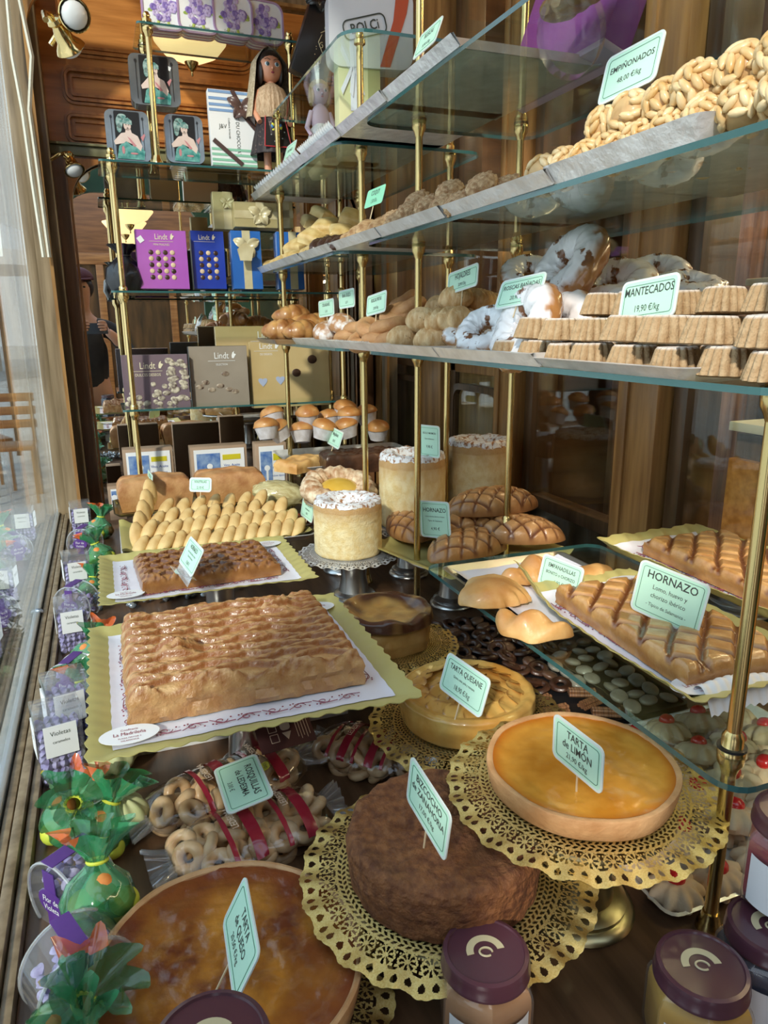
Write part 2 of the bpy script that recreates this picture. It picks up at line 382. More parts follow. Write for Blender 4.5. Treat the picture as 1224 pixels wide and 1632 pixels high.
for x in (.215, .625):
    for y in (2.41, 2.58): pole(end, x, y, S3, S4+.012, (S4,), r=.0085, mt='brass2')
for z in (S1, S2, S3): gshelf(end, .05, .80, 2.39, 2.63, z, .012, .006)
gshelf(end, .185, .67, 2.39, 2.61, S4, .012, .006)
# ---------------------------------------------------------------- lamps
def bowl_lamp(loc, label, e=2.5, group=None, s=1.0, cord=.3):
    t = thing('bowl_lamp', label, 'lamp', loc, 0, group)
    m = M.get('lampglass') or mat('lamp glass', (1.0, .72, .34), rough=.3, emit=1.0); M['lampglass'] = m
    m.node_tree.nodes['Principled BSDF'].inputs['Emission Strength'].default_value = e
    obj('shade', lathe([(0, -.06*s), (.04*s, -.057*s), (.09*s, -.035*s), (.12*s, 0), (.122*s, .006*s), (.115*s, .004*s), (.085*s, -.028*s), (0, -.05*s)], 28), m, t)
    obj('finial', lathe([(0, -.105*s), (.004*s, -.10*s), (.003*s, -.09*s), (.014*s, -.08*s), (.022*s, -.068*s), (.024*s, -.06*s), (0, -.058*s)], 16), M['brass'], t)
    obj('stem', join(tube([(0, 0, -.05*s), (0, 0, cord)], .005*s, 8), lathe([(.03*s, cord), (.03*s, cord+.008), (0, cord+.01)], 16)), M['brass'], t)
    return t
bowl_lamp(onY(303, 68, 2.70), 'pale glass bowl lamp hanging behind the violet sweet tins', 1.3, s=.95, cord=.4)
for k, (px, py, Y) in enumerate(((205, 338, 6.3), (198, 356, 7.0), (207, 374, 7.8))):
    P = onY(px, py, Y); bowl_lamp((P[0], 5.7-Y, P[2]), 'glowing amber bowl lamp hung outside behind the viewer, seen in the mirror', 1.3, 'porch lamps in the mirror', s=1.5, cord=.6)
for k, (x, y) in enumerate(((1.9, .6), (1.9, 1.9), (2.6, 1.2))):
    bowl_lamp((x, y, 1.95), 'amber bowl lamp hanging inside the shop beyond the partition', 1.3, 'shop lamps', s=1.2, cord=.35)
    pl = bpy.data.objects.new('lamp_light', bpy.data.lights.new('lamp_light', 'POINT')); COL.objects.link(pl); pl.location = (x, y, 1.85)
    pl.data.energy = 26; pl.data.color = (1, .72, .42); pl.data.shadow_soft_size = .12
def spot_lamp(loc, rot, label, face=True, s=1.0):
    t = thing('spot_lamp', label, 'lamp', loc, rot=rot)
    obj('housing', xf(lathe([(0, -.05), (.012, -.05), (.018, -.035), (.020, -.02), (.030, -.008), (.034, .0), (.032, .002), (.028, -.006)], 24), sc=(s, s, s)), M['brass2'], t)
    obj('bulb', xf(ball(.028, .028, .02), sc=(s, s, s), loc=(0, 0, -.004)), mat('bulb', (.80, .82, .84), rough=.2), t)
    obj('arm', xf(join(tube([(0, 0, -.045), (0, -.004, -.075), (-.01, -.03, -.09), (-.03, -.06, -.09)], .006, 8), lathe([(0, -.068), (.016, -.064), (.018, -.056), (.012, -.05)], 16)), sc=(s, s, s)), M['brass2'], t)
    return t
def aim(d): return tuple(Vector(d).to_track_quat('Z', 'Y').to_euler())
spot_lamp(onY(119, 24, 2.0), aim((.25, -.9, -.25)), 'brass spot lamp with white bulb facing out, at the ceiling corner', s=1.05)
spot_lamp(onY(113, 78, 2.05), aim((.4, .5, -.6)), 'brass spot lamp turned away to show its back, below another', s=1.05)
spot_lamp(onY(119, 272, 2.66), aim((.25, -.5, -.85)), 'small brass spot lamp with round bulb beside the mirror arch', s=.95)
# ---------------------------------------------------------------- pastry materials
M['scr'] = mat('wine scrollwork', (.28, .05, .08), (.20, .08, .12), sc=9, rough=.5)
P = {}
P['big'] = mat('glazed pastry', (.55, .29, .11), (.76, .49, .23), sc=35, rough=.38, bump=.8, bsc=160, coat=.25, attr='bake_shade', c3=(.30, .105, .028))
P['dark'] = mat('dark glazed pastry', (.40, .17, .05), (.55, .27, .09), sc=40, rough=.32, bump=.4, bsc=140, coat=.4, attr='bake_shade', c3=(.13, .038, .012))
P['pil'] = mat('pillow lattice pastry', (.52, .25, .075), (.70, .41, .16), sc=45, rough=.3, bump=.35, bsc=140, coat=.45, attr='bake_shade', c3=(.17, .052, .015))
P['turn'] = mat('turnover pastry', (.50, .24, .08), (.66, .36, .15), sc=45, rough=.34, bump=.4, bsc=140, coat=.3, attr='bake_shade', c3=(.15, .045, .015))
P['crust'] = mat('tart crust', (.50, .25, .10), (.68, .40, .19), sc=30, rough=.6, bump=.4, bsc=150)
P['cheese'] = mat('browned cheese filling', (.17, .04, .014), (.70, .29, .04), sc=20, rough=.22, bump=.8, bsc=55, coat=.6, detail=7, lo=.36, hi=.66, attr='bake_shade', c3=(.20, .045, .018))
P['lemon'] = mat('lemon filling', (.55, .21, .018), (.72, .34, .05), sc=22, rough=.22, bump=.25, bsc=60, coat=.5, attr='bake_shade', c3=(.50, .14, .012))
P['carrot'] = mat('carrot sponge', (.125, .040, .014), (.27, .105, .035), sc=90, rough=.8, bump=1.0, bsc=240, detail=6)
P['apple'] = mat('apple custard', (.56, .26, .045), (.78, .50, .14), sc=16, rough=.25, bump=.4, bsc=60, coat=.5, attr='bake_shade', c3=(.22, .07, .02))
P['sponge'] = mat('pale sponge', (.80, .60, .28), (.90, .76, .46), sc=60, rough=.85, bump=.6, bsc=260, attr='bake_shade', c3=(.42, .19, .055))
P['sugar'] = mat('icing sugar over crust', (.34, .15, .06), (.86, .86, .90), sc=110, rough=.85, bump=.6, bsc=200, lo=.36, hi=.50, detail=6)
P['bread'] = mat('golden bread', (.58, .28, .08), (.82, .52, .21), sc=18, rough=.42, bump=.25, bsc=120, coat=.2, attr='bake_shade', c3=(.42, .16, .04))
P['loaf'] = mat('loaf crust', (.40, .17, .06), (.58, .31, .13), sc=28, rough=.55, bump=.4, bsc=160, attr='bake_shade', c3=(.62, .30, .09))
P['biscuit'] = mat('pale finger biscuit', (.62, .38, .14), (.82, .60, .28), sc=18, rough=.6, bump=.25, bsc=150, attr='bake_shade', c3=(.42, .19, .06))
P['shortbread'] = mat('shortbread', (.40, .26, .13), (.52, .37, .21), sc=70, rough=.85, bump=.9, bsc=260, attr='bake_shade', c3=(.78, .72, .66))
P['glaze'] = mat('white sugar glaze over nut dough', (.20, .075, .025), (.88, .88, .90), sc=30, rough=.22, coat=.6, bump=.25, bsc=90, attr='bake_shade', c3=(.42, .19, .06), lo=.39, hi=.42, detail=4)
P['fried'] = mat('fried ring dough', (.44, .21, .085), (.62, .35, .16), sc=24, rough=.6, bump=.5, bsc=160)
P['puff'] = mat('flaky puff', (.60, .32, .11), (.86, .62, .34), sc=40, rough=.55, bump=.5, bsc=180, detail=6, stretch=(1, 3, 1))
P['crois'] = mat('croissant', (.30, .11, .03), (.62, .33, .11), sc=24, rough=.35, bump=.3, bsc=120, coat=.3)
P['choc'] = mat('chocolate', (.035, .014, .008), (.085, .035, .018), sc=30, rough=.35, bump=.5, bsc=90, coat=.2)
P['crumb'] = mat('almond crumb', (.42, .22, .10), (.74, .52, .30), sc=160, rough=.8, bump=1.0, bsc=260)
P['nut'] = mat('pine nut', (.62, .38, .13), (.84, .66, .38), sc=28, rough=.4, coat=.2)
P['honey'] = mat('toffee base', (.50, .30, .12), (.66, .44, .20), sc=60, rough=.5, coat=.1)
P['cherry'] = mat('glace cherry', (.62, .015, .02), (.75, .03, .03), sc=10, rough=.15, coat=.8)
P['cream'] = mat('pale piped biscuit', (.66, .46, .28), (.80, .62, .42), sc=30, rough=.7, bump=.3, bsc=150)
# ---------------------------------------------------------------- cards with prices
def sstep(a, b, x): t = min(1, max(0, (x-a)/(b-a))); return t*t*(3-2*t)
def price_card(P0, yaw, tilt, roll, w, h, lines, label, pick=.05, card='mint', border=True, group=None, rise=0, bold=.0):
    t = obj('price_card', upright(xf(prism(rrect(w, h, .006), .0008), (0, 0, -.0004))), M[card], None, P0, (-tilt, -roll, yaw-PI/2), smooth=False, order='YXZ')
    tag(t, label, 'price card', group)
    if border:
        obj('plastic_rim', upright(xf(ringstrip(rrect(w+.005, h+.005, .008), rrect(w-.001, h-.001, .0055), .0014), (0, 0, -.0007))), mat('rim', (.75, .84, .80), rough=.2) if 'rim' not in M else M['rim'], t)
        obj('border', upright(xf(ringstrip(rrect(w-.008, h-.008, .004), rrect(w-.0092, h-.0092, .0035), .0003), (0, 0, .0005))), M['inkgreen'], t, smooth=False)
    gs = []
    for s, size, dy, b in lines: gs.append(xf(text(s, size, b), (0, dy, .0007)))
    if gs: obj('lettering', upright(join(*gs)), M['ink'], t, smooth=False)
    if pick: obj('pick', tube([(0, .0015, -h/2-pick), (0, .0015, -h/2+.012)], .0012, 6), M['wood_pick'], t)
    return t
M['rim'] = mat('rim', (.75, .84, .80), rough=.2)
# ---------------------------------------------------------------- stands, doilies, boards
def doily_geo():
    nt_, nr = 864, 58; R = 1.0; r_in = .56; V = []; F = []
    for i in range(nt_):
        a = 2*PI*i/nt_
        sc = 1+.030*abs(math.cos(12*a))+.008*abs(math.cos(48*a))
        for k in range(nr+1):
            q = k/nr; r = (r_in+(1-r_in)*q)*(1+(sc-1)*sstep(.6, 1, q))
            z = -.05*q*q+.016*math.sin(24*a)*sstep(.5, 1, q)+.012*NZ(math.cos(a)*2, math.sin(a)*2, q)
            V.append((r*math.cos(a), r*math.sin(a), z))
    def hole(q, a):
        if q < .06 or q > .965: return False
        if q > .80:
            c = (a*72/(2*PI)) % 1-.5; return (c*.087)**2+((q-.885)*.44)**2 < .022**2
        if .775 < q: return False
        if q > .50:
            c = (a*36/(2*PI)) % 1-.5; x = c*.175*.87; y = (q-.64)*.44; p = math.hypot(x, y); ph = math.atan2(y, x)
            if p < .010 or p > .060: return p > .064 and math.cos(150*x)*math.cos(160*y) > -.2
            return math.cos(8*ph+.4) > -.15 and .017 < p < .054
        if q > .475: return False
        k = int((q-.06)/.069)
        return math.cos(96*a+(2.2 if k % 2 else -2.2)*((q/.069) % 1)*1.5) > -.05 and .18 < ((q-.06)/.069) % 1
    for i in range(nt_):
        for k in range(nr):
            if not hole((k+.5)/nr, 2*PI*(i+.5)/nt_):
                F.append((i*(nr+1)+k, ((i+1) % nt_)*(nr+1)+k, ((i+1) % nt_)*(nr+1)+k+1, i*(nr+1)+k+1))
    o = len(V); V.append((0, 0, 0))
    for i in range(0, nt_, 4):
        V.append((V[i*(nr+1)][0], V[i*(nr+1)][1], V[i*(nr+1)][2]))
    m = nt_//4
    for i in range(m): F.append((o, o+1+i, o+1+(i+1) % m))
    return V, F
DG = doily_geo(); _dm = {}
def doily(loc, R, label, mt='gold', rz=0.0):
    if mt not in _dm:
        o = obj('lace_doily', DG, M[mt]); _dm[mt] = o
    else:
        o = _dm[mt].copy(); COL.objects.link(o)
    o.location = loc; o.scale = (R, R, R); o.rotation_euler = (0, 0, rz)
    return tag(o, label, 'doily')
def pedestal(loc, h, rt_, rb, label, mt='steel', foot=True):
    t = thing('cake_stand', label, 'cake stand', loc)
    obj('stem', lathe([(0, .012), (rb*.8, .012), (rb*.72, .03), (rb*.62, h*.5), (rb*.66, h-.02), (rb*.85, h-.008), (rb*.8, h-.006), (0, h-.006)], 32), M[mt], t)
    obj('foot', lathe([(0, 0), (rb*1.15, 0), (rb*1.2, .004), (rb*1.15, .009), (rb*1.0, .012), (rb*1.02, .018), (rb*.85, .024), (rb*.5, .026)], 32), M[mt], t)
    obj('plate', lathe([(0, h-.010), (rt_*.97, h-.008), (rt_, h-.004), (rt_*.99, h), (0, h-.001)], 40), M[mt], t)
    return t
def cakegrid(prof, n=96, nr=60, disp=None, bake_shade=None):
    """turned cake from profile, dense, displaced by noise; returns geometry and bake list"""
    L = [0]
    for a, b in zip(prof, prof[1:]): L.append(L[-1]+math.hypot(b[0]-a[0], b[1]-a[1]))
    def at(v):
        s = v*L[-1]
        for i in range(len(L)-1):
            if s <= L[i+1] or i == len(L)-2:
                q = (s-L[i])/max(L[i+1]-L[i], 1e-9); return prof[i][0]+(prof[i+1][0]-prof[i][0])*q, prof[i][1]+(prof[i+1][1]-prof[i][1])*q
    V = []; B = []
    for i in range(n):
        a = 2*PI*i/n
        for k in range(nr+1):
            r, z = at(k/nr); x, y = r*math.cos(a), r*math.sin(a)
            dr, dz, b = disp(x, y, z, r, a) if disp else (0, 0, 0)
            r2 = r+dr; V.append((r2*math.cos(a), r2*math.sin(a), z+dz)); B.append(b)
    F = [(i*(nr+1)+k, i*(nr+1)+k+1, ((i+1) % n)*(nr+1)+k+1, ((i+1) % n)*(nr+1)+k) for i in range(n) for k in range(nr)]
    return (V, F), B
def slab(L, Wd, h, lat, n=110, m=90, round_=.10, side=.002, wob=.004):
    """baked slab with a worked top; lat(x, y) -> (height, bake)"""
    def axis(k):
        c = [(1, 0), (1.004, .2), (1.006, .42), (1.0, .62)]
        for a in (25, 50, 70): c.append((1-round_*(1-math.cos(math.radians(a))), .62+.38*math.sin(math.radians(a))))
        e = c; inner = [(-1+round_+(2-2*round_)*i/k, 1) for i in range(k+1)]
        return [(-a, b) for a, b in e]+inner+[(a, b) for a, b in reversed(e)]
    A, Bx = axis(n), axis(m); V = []; B = []
    for (s, zs) in A:
        for (t, zt) in Bx:
            x, y = s*L/2, t*Wd/2; f = min(zs, zt); dz, b = lat(x, y); top = sstep(.55, .95, f)
            z = h*f+dz*top+wob*NZ(x, y, 0, 14)*top
            k = 1+side/L*10*math.sin(z*900)*(1-top)*.15
            q = side*NZ(x*60, y*60, z*260)*(1-top)
            V.append((x*k+q*(1 if s > 0 else -1), y*k+q*(1 if t > 0 else -1), z)); B.append(b*top+(1-top)*(.25+.35*abs(math.sin(z*420+3*NZ(x, y, 0, 20)))))
    nb = len(Bx); F = [(i*nb+j, (i+1)*nb+j, (i+1)*nb+j+1, i*nb+j+1) for i in range(len(A)-1) for j in range(nb-1)]
    return (V, F), B
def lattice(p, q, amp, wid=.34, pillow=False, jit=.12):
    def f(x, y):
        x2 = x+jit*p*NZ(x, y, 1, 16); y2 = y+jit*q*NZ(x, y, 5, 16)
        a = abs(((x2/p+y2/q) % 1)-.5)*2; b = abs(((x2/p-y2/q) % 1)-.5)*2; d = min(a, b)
        if pillow: s = sstep(.06, .38, d); return amp*s*(1+.15*d), 1-sstep(.05, .34, d)+.15*NZ(x, y, 2, 60)  # shade in the grooves between pillows is put into the colour
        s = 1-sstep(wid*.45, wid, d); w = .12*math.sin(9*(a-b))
        return amp*s*(1+w), min(1, .12+.88*math.exp(-((d-wid*.78)/.15)**2)+.22*s*(1+NZ(x, y, 2, 60)))  # crease shade painted along the strand edges, plus light browning on the strands
    return f
def scroll(L, amp=.006, step=.034, r=.0007):
    g = []; n = max(2, int(L/step)); st = L/n
    for i in range(n):
        x0 = -L/2+i*st; s = 1 if i % 2 else -1; pts = []
        for k in range(15):
            a = k/14*2.2*PI; rr = .0075*(1-k/18); pts.append((x0+st*.5+rr*math.cos(a)*1.25, s*(rr*math.sin(a)-.001), 0))
        g.append(tube(pts, r, 4, False)); g.append(tube([(x0+st*.1, -s*amp, 0), (x0+st*.35, 0, 0), (x0+st*.6, s*amp*.9, 0), (x0+st*1.05, s*amp*.6, 0)], r, 4, False))
        for dx, dy in ((.2, .9), (.32, 1.1), (.9, -.9)): g.append(xf(prism([(.0014*math.cos(2*PI*q/6), .0014*math.sin(2*PI*q/6)) for q in range(6)], .0006), (x0+st*dx, s*amp*dy, 0)))
    return join(*g)
def paper_tray(name, loc, L, Wd, label, rz=0, rise=.012, inner=.052, flapL=0, text_=True):
    t = thing(name, label, 'cake board', loc, rz)
    def f(u, v, e=0.0, ins=0.0, zo=0.0):
        x, y = (u-.5)*2, (v-.5)*2
        ex, ey = sstep(.80, 1, abs(x)), sstep(.80, 1, abs(y)); ed = max(ex, ey)
        sx_ = 1+.012*math.sin(y*Wd*110)*ex; sy_ = 1+.014*math.sin(x*L*110)*ey
        z = zo+rise*ed*(1+.25*NZ(x, y, 3, 2))+.002*NZ(x, y, 0, 3)
        if flapL: z += flapL*sstep(.65, 1, -x)*sstep(.3, 1, y)
        return (x*(L/2-ins)*sx_, y*(Wd/2-ins)*sy_, z)
    g = surf(lambda u, v: f(u, v), 72, 56); V, F = g; n = len(V); nv = 57
    V2 = V+[(a, b, c-.0012) for a, b, c in V]; F2 = F+[tuple(n+i for i in reversed(q)) for q in F]
    rim = [i*nv for i in range(73)]+[72*nv+j for j in range(1, 57)]+[i*nv+56 for i in range(71, -1, -1)]+[j for j in range(55, 0, -1)]
    F2 += [(rim[i], n+rim[i], n+rim[(i+1) % len(rim)], rim[(i+1) % len(rim)]) for i in range(len(rim))]
    obj('gold_board', (V2, F2), M['olive'], t)
    def g2(u, v):
        x, y = (u-.5)*2, (v-.5)*2; k = L/2/(L/2-inner*.45)
        p = f((x*(L/2-inner*.55)/(L/2)+1)/2, (y*(Wd/2-inner*.55)/(Wd/2)+1)/2)
        return (p[0], p[1], p[2]+.0012)
    obj('paper_liner', surf(g2, 60, 50), M['lilacwhite'], t)
    sc = []
    hl, hw = L/2-inner*.95, Wd/2-inner*.95
    zz = .0042
    sc.append(xf(scroll(2*hw-.05), (-hl, 0, zz), (0, 0, PI/2))); sc.append(xf(scroll(2*hw-.05), (hl, 0, zz), (0, 0, PI/2)))
    sc.append(xf(scroll(2*hl-.05), (0, hw, zz))); sc.append(xf(scroll(2*hl-.05), (0, -hw, zz)))
    for g_ in sc: obj('ornament', g_, M['scr'], t)
    if text_:
        for sx_, sy_ in ((-1, -1), (1, 1)):
            c = (sx_*(hl-.0), sy_*(hw-.0), .0055+rise*.35)
            r = obj('roundel', xf(prism([(.036*math.cos(2*PI*k/28), .022*math.sin(2*PI*k/28)) for k in range(28)], .0006), c), M['white'], t)
            obj('lettering', join(xf(text('Confitería', .006), (c[0], c[1]+.010, c[2]+.0012)), xf(text('La Madrileña', .0105, 0, .72), (c[0], c[1]+.001, c[2]+.0012)), xf(text('PLAZA MAYOR 3', .0042), (c[0], c[1]-.009, c[2]+.0012)), xf(text('SALAMANCA', .0042), (c[0], c[1]-.015, c[2]+.0012))), M['red'], r, smooth=False)
    return t
def metal_tray(loc, L, Wd, label, h=.016, fl=.012, group=None, rz=0, mt='foil', tip=0):
    """rectangular tray, L along y, Wd along x, rim flared"""
    a = [(rrect(Wd-2*fl, L-2*fl, .010, 4), .001), (rrect(Wd-.004, L-.004, .016, 4), h), (rrect(Wd+.004, L+.004, .018, 4), h-.001), (rrect(Wd-2*fl+.002, L-2*fl+.002, .010, 4), 0)]
    V = [(x, y, z) for o, z in a for x, y in o]; n = len(a[0][0]); F = [tuple(range(n)), tuple(3*n+i for i in reversed(range(n)))]
    for k in range(3): F += [(k*n+i, k*n+(i+1) % n, (k+1)*n+(i+1) % n, (k+1)*n+i) for i in range(n)]
    o = obj('tray', (V, F), M[mt], None, loc, (0, tip, rz or random.uniform(-.012, .012))); return tag(o, label, 'tray', group)
# ================================================================ the cakes in front
# cheese tart, front
def tart(name, loc, R, h, fill, label, rz=0, wall=.007, amp=.0015, dip=.006):
    t = thing(name, label, 'tart', loc, rz)
    def w(a, k): return 1+.006*math.sin(7*a)+.008*NZ(math.cos(a)*3, math.sin(a)*3, k*.2)
    obj('crust', lathe([(R*.90, 0), (R*.955, h*.15), (R*.985, h*.6), (R, h*.93), (R*.995, h), (R-wall*.6, h*1.02), (R-wall, h*.97), (R-wall*1.1, h-dip-.004)], 110, w), P['crust'], t)
    def d(x, y, z, r, a):
        e = sstep(.80, .97, r/R); n_ = NZ(x, y, 0, 40)+.5*NZ(x, y, 0, 110)
        return 0, amp*n_, (e if fill == 'lemon' else max(0, min(1, sstep(.35, 1.0, r/R+.35*NZ(x, y, 4, 22))*.85)))
    g, b = cakegrid([(0, h-dip), (R*.8, h-dip), (R-wall*.9, h-dip+.002)], 110, 50, d)
    obj('filling', g, P[fill], t, bake_shade=b)
    return t
tart('cheese_tart', (.060, .593, .022), .132, .040, 'cheese', 'large browned cheese tart with dark blistered top at the front of the window', amp=.0028, dip=.004)
doily((.06, .593, .0215), .158, 'gold lace doily under the browned cheese tart at the front', rz=.1)
pedestal((.06, .593, 0), .0145, .12, .05, 'low plate under the cheese tart and its doily', 'steel')
# carrot cake
t = thing('carrot_cake', 'round dark brown carrot sponge cake with cracked top', 'cake', (.298, .607, .078))
def d(x, y, z, r, a):
    n1 = NZ(x, y, z, 60); n2 = NZ(x, y, z, 160); top = sstep(.045, .055, z)
    crack = sstep(.012, .0, abs(y-.012-.012*NZ(x, 0, 0, 30)+.25*x*x/.01*.01))*sstep(.07, .03, abs(x-.01))*top
    return .0022*n1+.0012*n2, (.0022*n1+.0016*n2)*top-crack*.009+.006*math.exp(-(r/.05)**2)*top, 0
g, b = cakegrid([(0, .053), (.05, .054), (.094, .058), (.101, .056), (.1045, .049), (.105, .03), (.103, .008), (.101, 0)], 180, 110, d)
obj('sponge', g, P['carrot'], t, bake_shade=b)
doily((.305, .612, .0775), .158, 'gold lace doily under the carrot cake, overlapping the cheese tart', rz=.23)
pedestal((.30, .61, 0), .070, .11, .05, 'low cake stand hidden beneath the carrot cake', 'oldbrass')
# lemon tart
tart('lemon_tart', (.462, .593, .152), .106, .030, 'lemon', 'glossy orange lemon tart in a pale crust on the tall brass stand', amp=.0012, dip=.004)
doily((.468, .597, .1515), .150, 'gold lace doily under the lemon tart', rz=.05)
pedestal((.458, .580, 0), .144, .10, .055, 'tall dull brass cake stand carrying the lemon tart', 'oldbrass')
# apple and custard tart
t = thing('apple_tart', 'deep custard and apple tart with fanned slices on top', 'tart', (.466, .878, .082))
def d(x, y, z, r, a):
    top = sstep(.036, .044, z)
    return .0018*NZ(x, y, z, 50), top*(.0015*NZ(x, y, 0, 60)), .25*sstep(.03, .0, z)+.4*sstep(.085, .1, r)*top*(.5+NZ(x, y, 3, 30))
g, b = cakegrid([(0, .043), (.08, .044), (.094, .049), (.101, .045), (.103, .030), (.098, .004), (.092, 0)], 110, 60, d)
obj('custard_base', g, P['apple'], t, bake_shade=b)
for ring, (R_, n_) in enumerate(((.074, 17), (.045, 11), (.018, 5))):
    gs = []; bb = []
    for k in range(n_):
        a = 2*PI*k/n_+ring*.3
        s = surf(lambda u, v: ((u-.5)*.042, (v-.5)*.030*math.sqrt(max(0.02, 1-(2*u-1)**2)), .0035+.004*(v-.5)+.0006*math.sin(9*u)), 10, 6)
        gs.append(xf(s, (R_*math.cos(a), R_*math.sin(a), .0435+.0006*(k % 3)), (.22*(1 if k % 2 else .7), 0, a+PI/2+.25))); bb += [.75 if abs(v[1]) > .0125 or abs(v[0]) > .018 else .08 for v in s[0]]
    for q in (gs,): obj('apple_slices', join(*gs), P['apple'], t, bake_shade=bb)
doily((.470, .872, .0815), .150, 'gold lace doily under the apple custard tart', rz=.3)
pedestal((.466, .875, 0), .074, .09, .045, 'low stand under the apple custard tart', 'oldbrass')
# small dark baked tart
P['burnt'] = mat('burnt custard', (.56, .28, .07), (.70, .42, .13), sc=26, rough=.35, bump=.5, bsc=80, coat=.4, attr='bake_shade', c3=(.085, .025, .010))
t = thing('cheesecake', 'small deep cheesecake with burnt brown rim, beside the big lattice pie', 'cake', (.462, 1.20, .072))
def d(x, y, z, r, a):
    top = sstep(.05, .058, z); e = sstep(.05, .085, r)
    return .004*NZ(math.cos(a)*2, math.sin(a)*2, z*20)+.002*NZ(x, y, z, 60), top*(.009*NZ(x, y, 0, 26)+.006*e), max(0, min(1, sstep(.040, .052, z)*(.15+.95*sstep(.045, .078, r)+.9*NZ(x, y, 1, 34))))
g, b = cakegrid([(0, .050), (.05, .052), (.074, .062), (.086, .060), (.090, .050), (.083, .043), (.085, .02), (.082, 0)], 130, 80, d)
obj('sponge', g, P['burnt'], t, bake_shade=b)
doily((.466, 1.195, .0715), .128, 'gold lace doily under the small burnt cheesecake', rz=.3)
pedestal((.462, 1.20, 0), .064, .08, .04, 'low stand under the small burnt cheesecake', 'oldbrass')
# big lattice pie on its board
paper_tray('cake_board', (.152, 1.018, .160), .425, .415, 'gold-edged board with white scrolled paper under the largest lattice pie')
pedestal((.150, .985, 0), .158, .12, .038, 'steel pedestal carrying the largest lattice pie')
gb, bb = slab(.315, .272, .046, lattice(.105, .031, .0075, .42, jit=.16), 190, 200, .09, .0040, .006)
V, F = gb
def bump_up(V, cx, cy, r, h): return [(x, y, z+(h*max(0, 1-((x-cx)**2+(y-cy)**2)/r**2)**1.5*(1+.5*NZ(x, y, 0, 90)) if z > .03 else 0)) for x, y, z in V]
V = bump_up(V, -.085, -.035, .036, .016); V = bump_up(V, .085, .075, .040, .014)
pie = obj('lattice_pie', (V, F), P['big'], None, (.148, 1.022, .1635), (0, 0, .0), bake_shade=bb)
tag(pie, 'largest rectangular glazed lattice pie with two raised bumps, low left', 'pie')
# second lattice pie
paper_tray('cake_board', (.168, 1.560, .134), .430, .330, 'gold-edged board under the darker lattice pie behind the largest one')
pedestal((.20, 1.56, 0), .132, .10, .05, 'steel pedestal under the darker lattice pie')
gb, bb = slab(.285, .185, .030, lattice(.046, .040, .0060, .50, jit=.12), 150, 120, .16, .001, .004)
tag(obj('lattice_pie', gb, P['dark'], None, (.172, 1.545, .137), (0, 0, .05), bake_shade=bb), 'dark brown criss-cross lattice pie behind the largest pie, price card on it', 'pie')
# lattice pies on the bottom glass shelf
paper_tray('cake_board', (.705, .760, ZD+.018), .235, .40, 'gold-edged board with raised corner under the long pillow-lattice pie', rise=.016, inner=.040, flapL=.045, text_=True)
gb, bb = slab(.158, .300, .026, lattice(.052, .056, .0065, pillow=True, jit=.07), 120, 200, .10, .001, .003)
tag(obj('lattice_pie', gb, P['pil'], None, (.700, .745, ZD+.022), (0, 0, -.06), bake_shade=bb), 'long pie with pillowed diamond lattice on the lowest glass shelf', 'pie')
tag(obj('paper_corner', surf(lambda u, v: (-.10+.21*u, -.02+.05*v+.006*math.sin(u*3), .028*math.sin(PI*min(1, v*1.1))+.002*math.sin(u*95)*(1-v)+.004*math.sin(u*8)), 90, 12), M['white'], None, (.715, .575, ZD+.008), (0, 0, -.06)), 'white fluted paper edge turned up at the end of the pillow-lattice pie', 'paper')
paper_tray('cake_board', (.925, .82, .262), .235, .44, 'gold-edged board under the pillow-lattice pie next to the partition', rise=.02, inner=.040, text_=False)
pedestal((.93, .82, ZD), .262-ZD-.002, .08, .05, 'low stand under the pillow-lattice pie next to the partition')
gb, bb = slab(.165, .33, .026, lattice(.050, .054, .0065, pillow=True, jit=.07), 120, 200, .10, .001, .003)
tag(obj('lattice_pie', gb, P['pil'], None, (.93, .80, .266), (0, 0, -.04), bake_shade=bb), 'pillow-lattice pie standing higher, next to the wooden post', 'pie')
# pointed lattice turnovers
def turnover():
    n, m = 130, 84; V = []; B = []; la = lattice(.036, .030, .0045, pillow=True, jit=.10)
    for i in range(n+1):
        s = -1+2*i/n; wdt = .050*max(0, 1-abs(s)**2.2)**.62
        for k in range(m):
            a = 2*PI*k/m; y = wdt*math.cos(a); zt = math.sin(a); x = .098*s
            z = .038*max(zt, 0)**.75*max(0.0, 1-abs(s)**2.4)**.6+.003+.002*min(zt, 0)
            dz, b = la(x, y); q = sstep(.0, .3, zt)*(1-abs(s)**5); V.append((x, y, z+dz*q)); B.append(b*q+(1-q)*.5)
    return (V, [(i*m+k, (i+1)*m+k, (i+1)*m+(k+1) % m, i*m+(k+1) % m) for i in range(n) for k in range(m)]), B
def mk_turn():
    g, b = turnover(); return tag(obj('lattice_turnover', g, P['turn'], bake_shade=b), '', 'pastry')
K = Kind(mk_turn)
tag(obj('paper_sheet', surf(lambda u, v: ((u-.5)*.36, (v-.5)*.36, .004*math.sin(u*9)+.016*sstep(.75, 1, abs(u-.5)*2)+.012*sstep(.8, 1, abs(v-.5)*2)*(1+.3*math.sin(u*60))), 60, 40), M['olive'], None, (.77, 1.46, .130), (0, 0, .25)), 'gold card plate under the pile of pointed lattice turnovers', 'cake board')
pedestal((.74, 1.48, 0), .127, .12, .045, 'steel pedestal carrying the pile of turnovers')
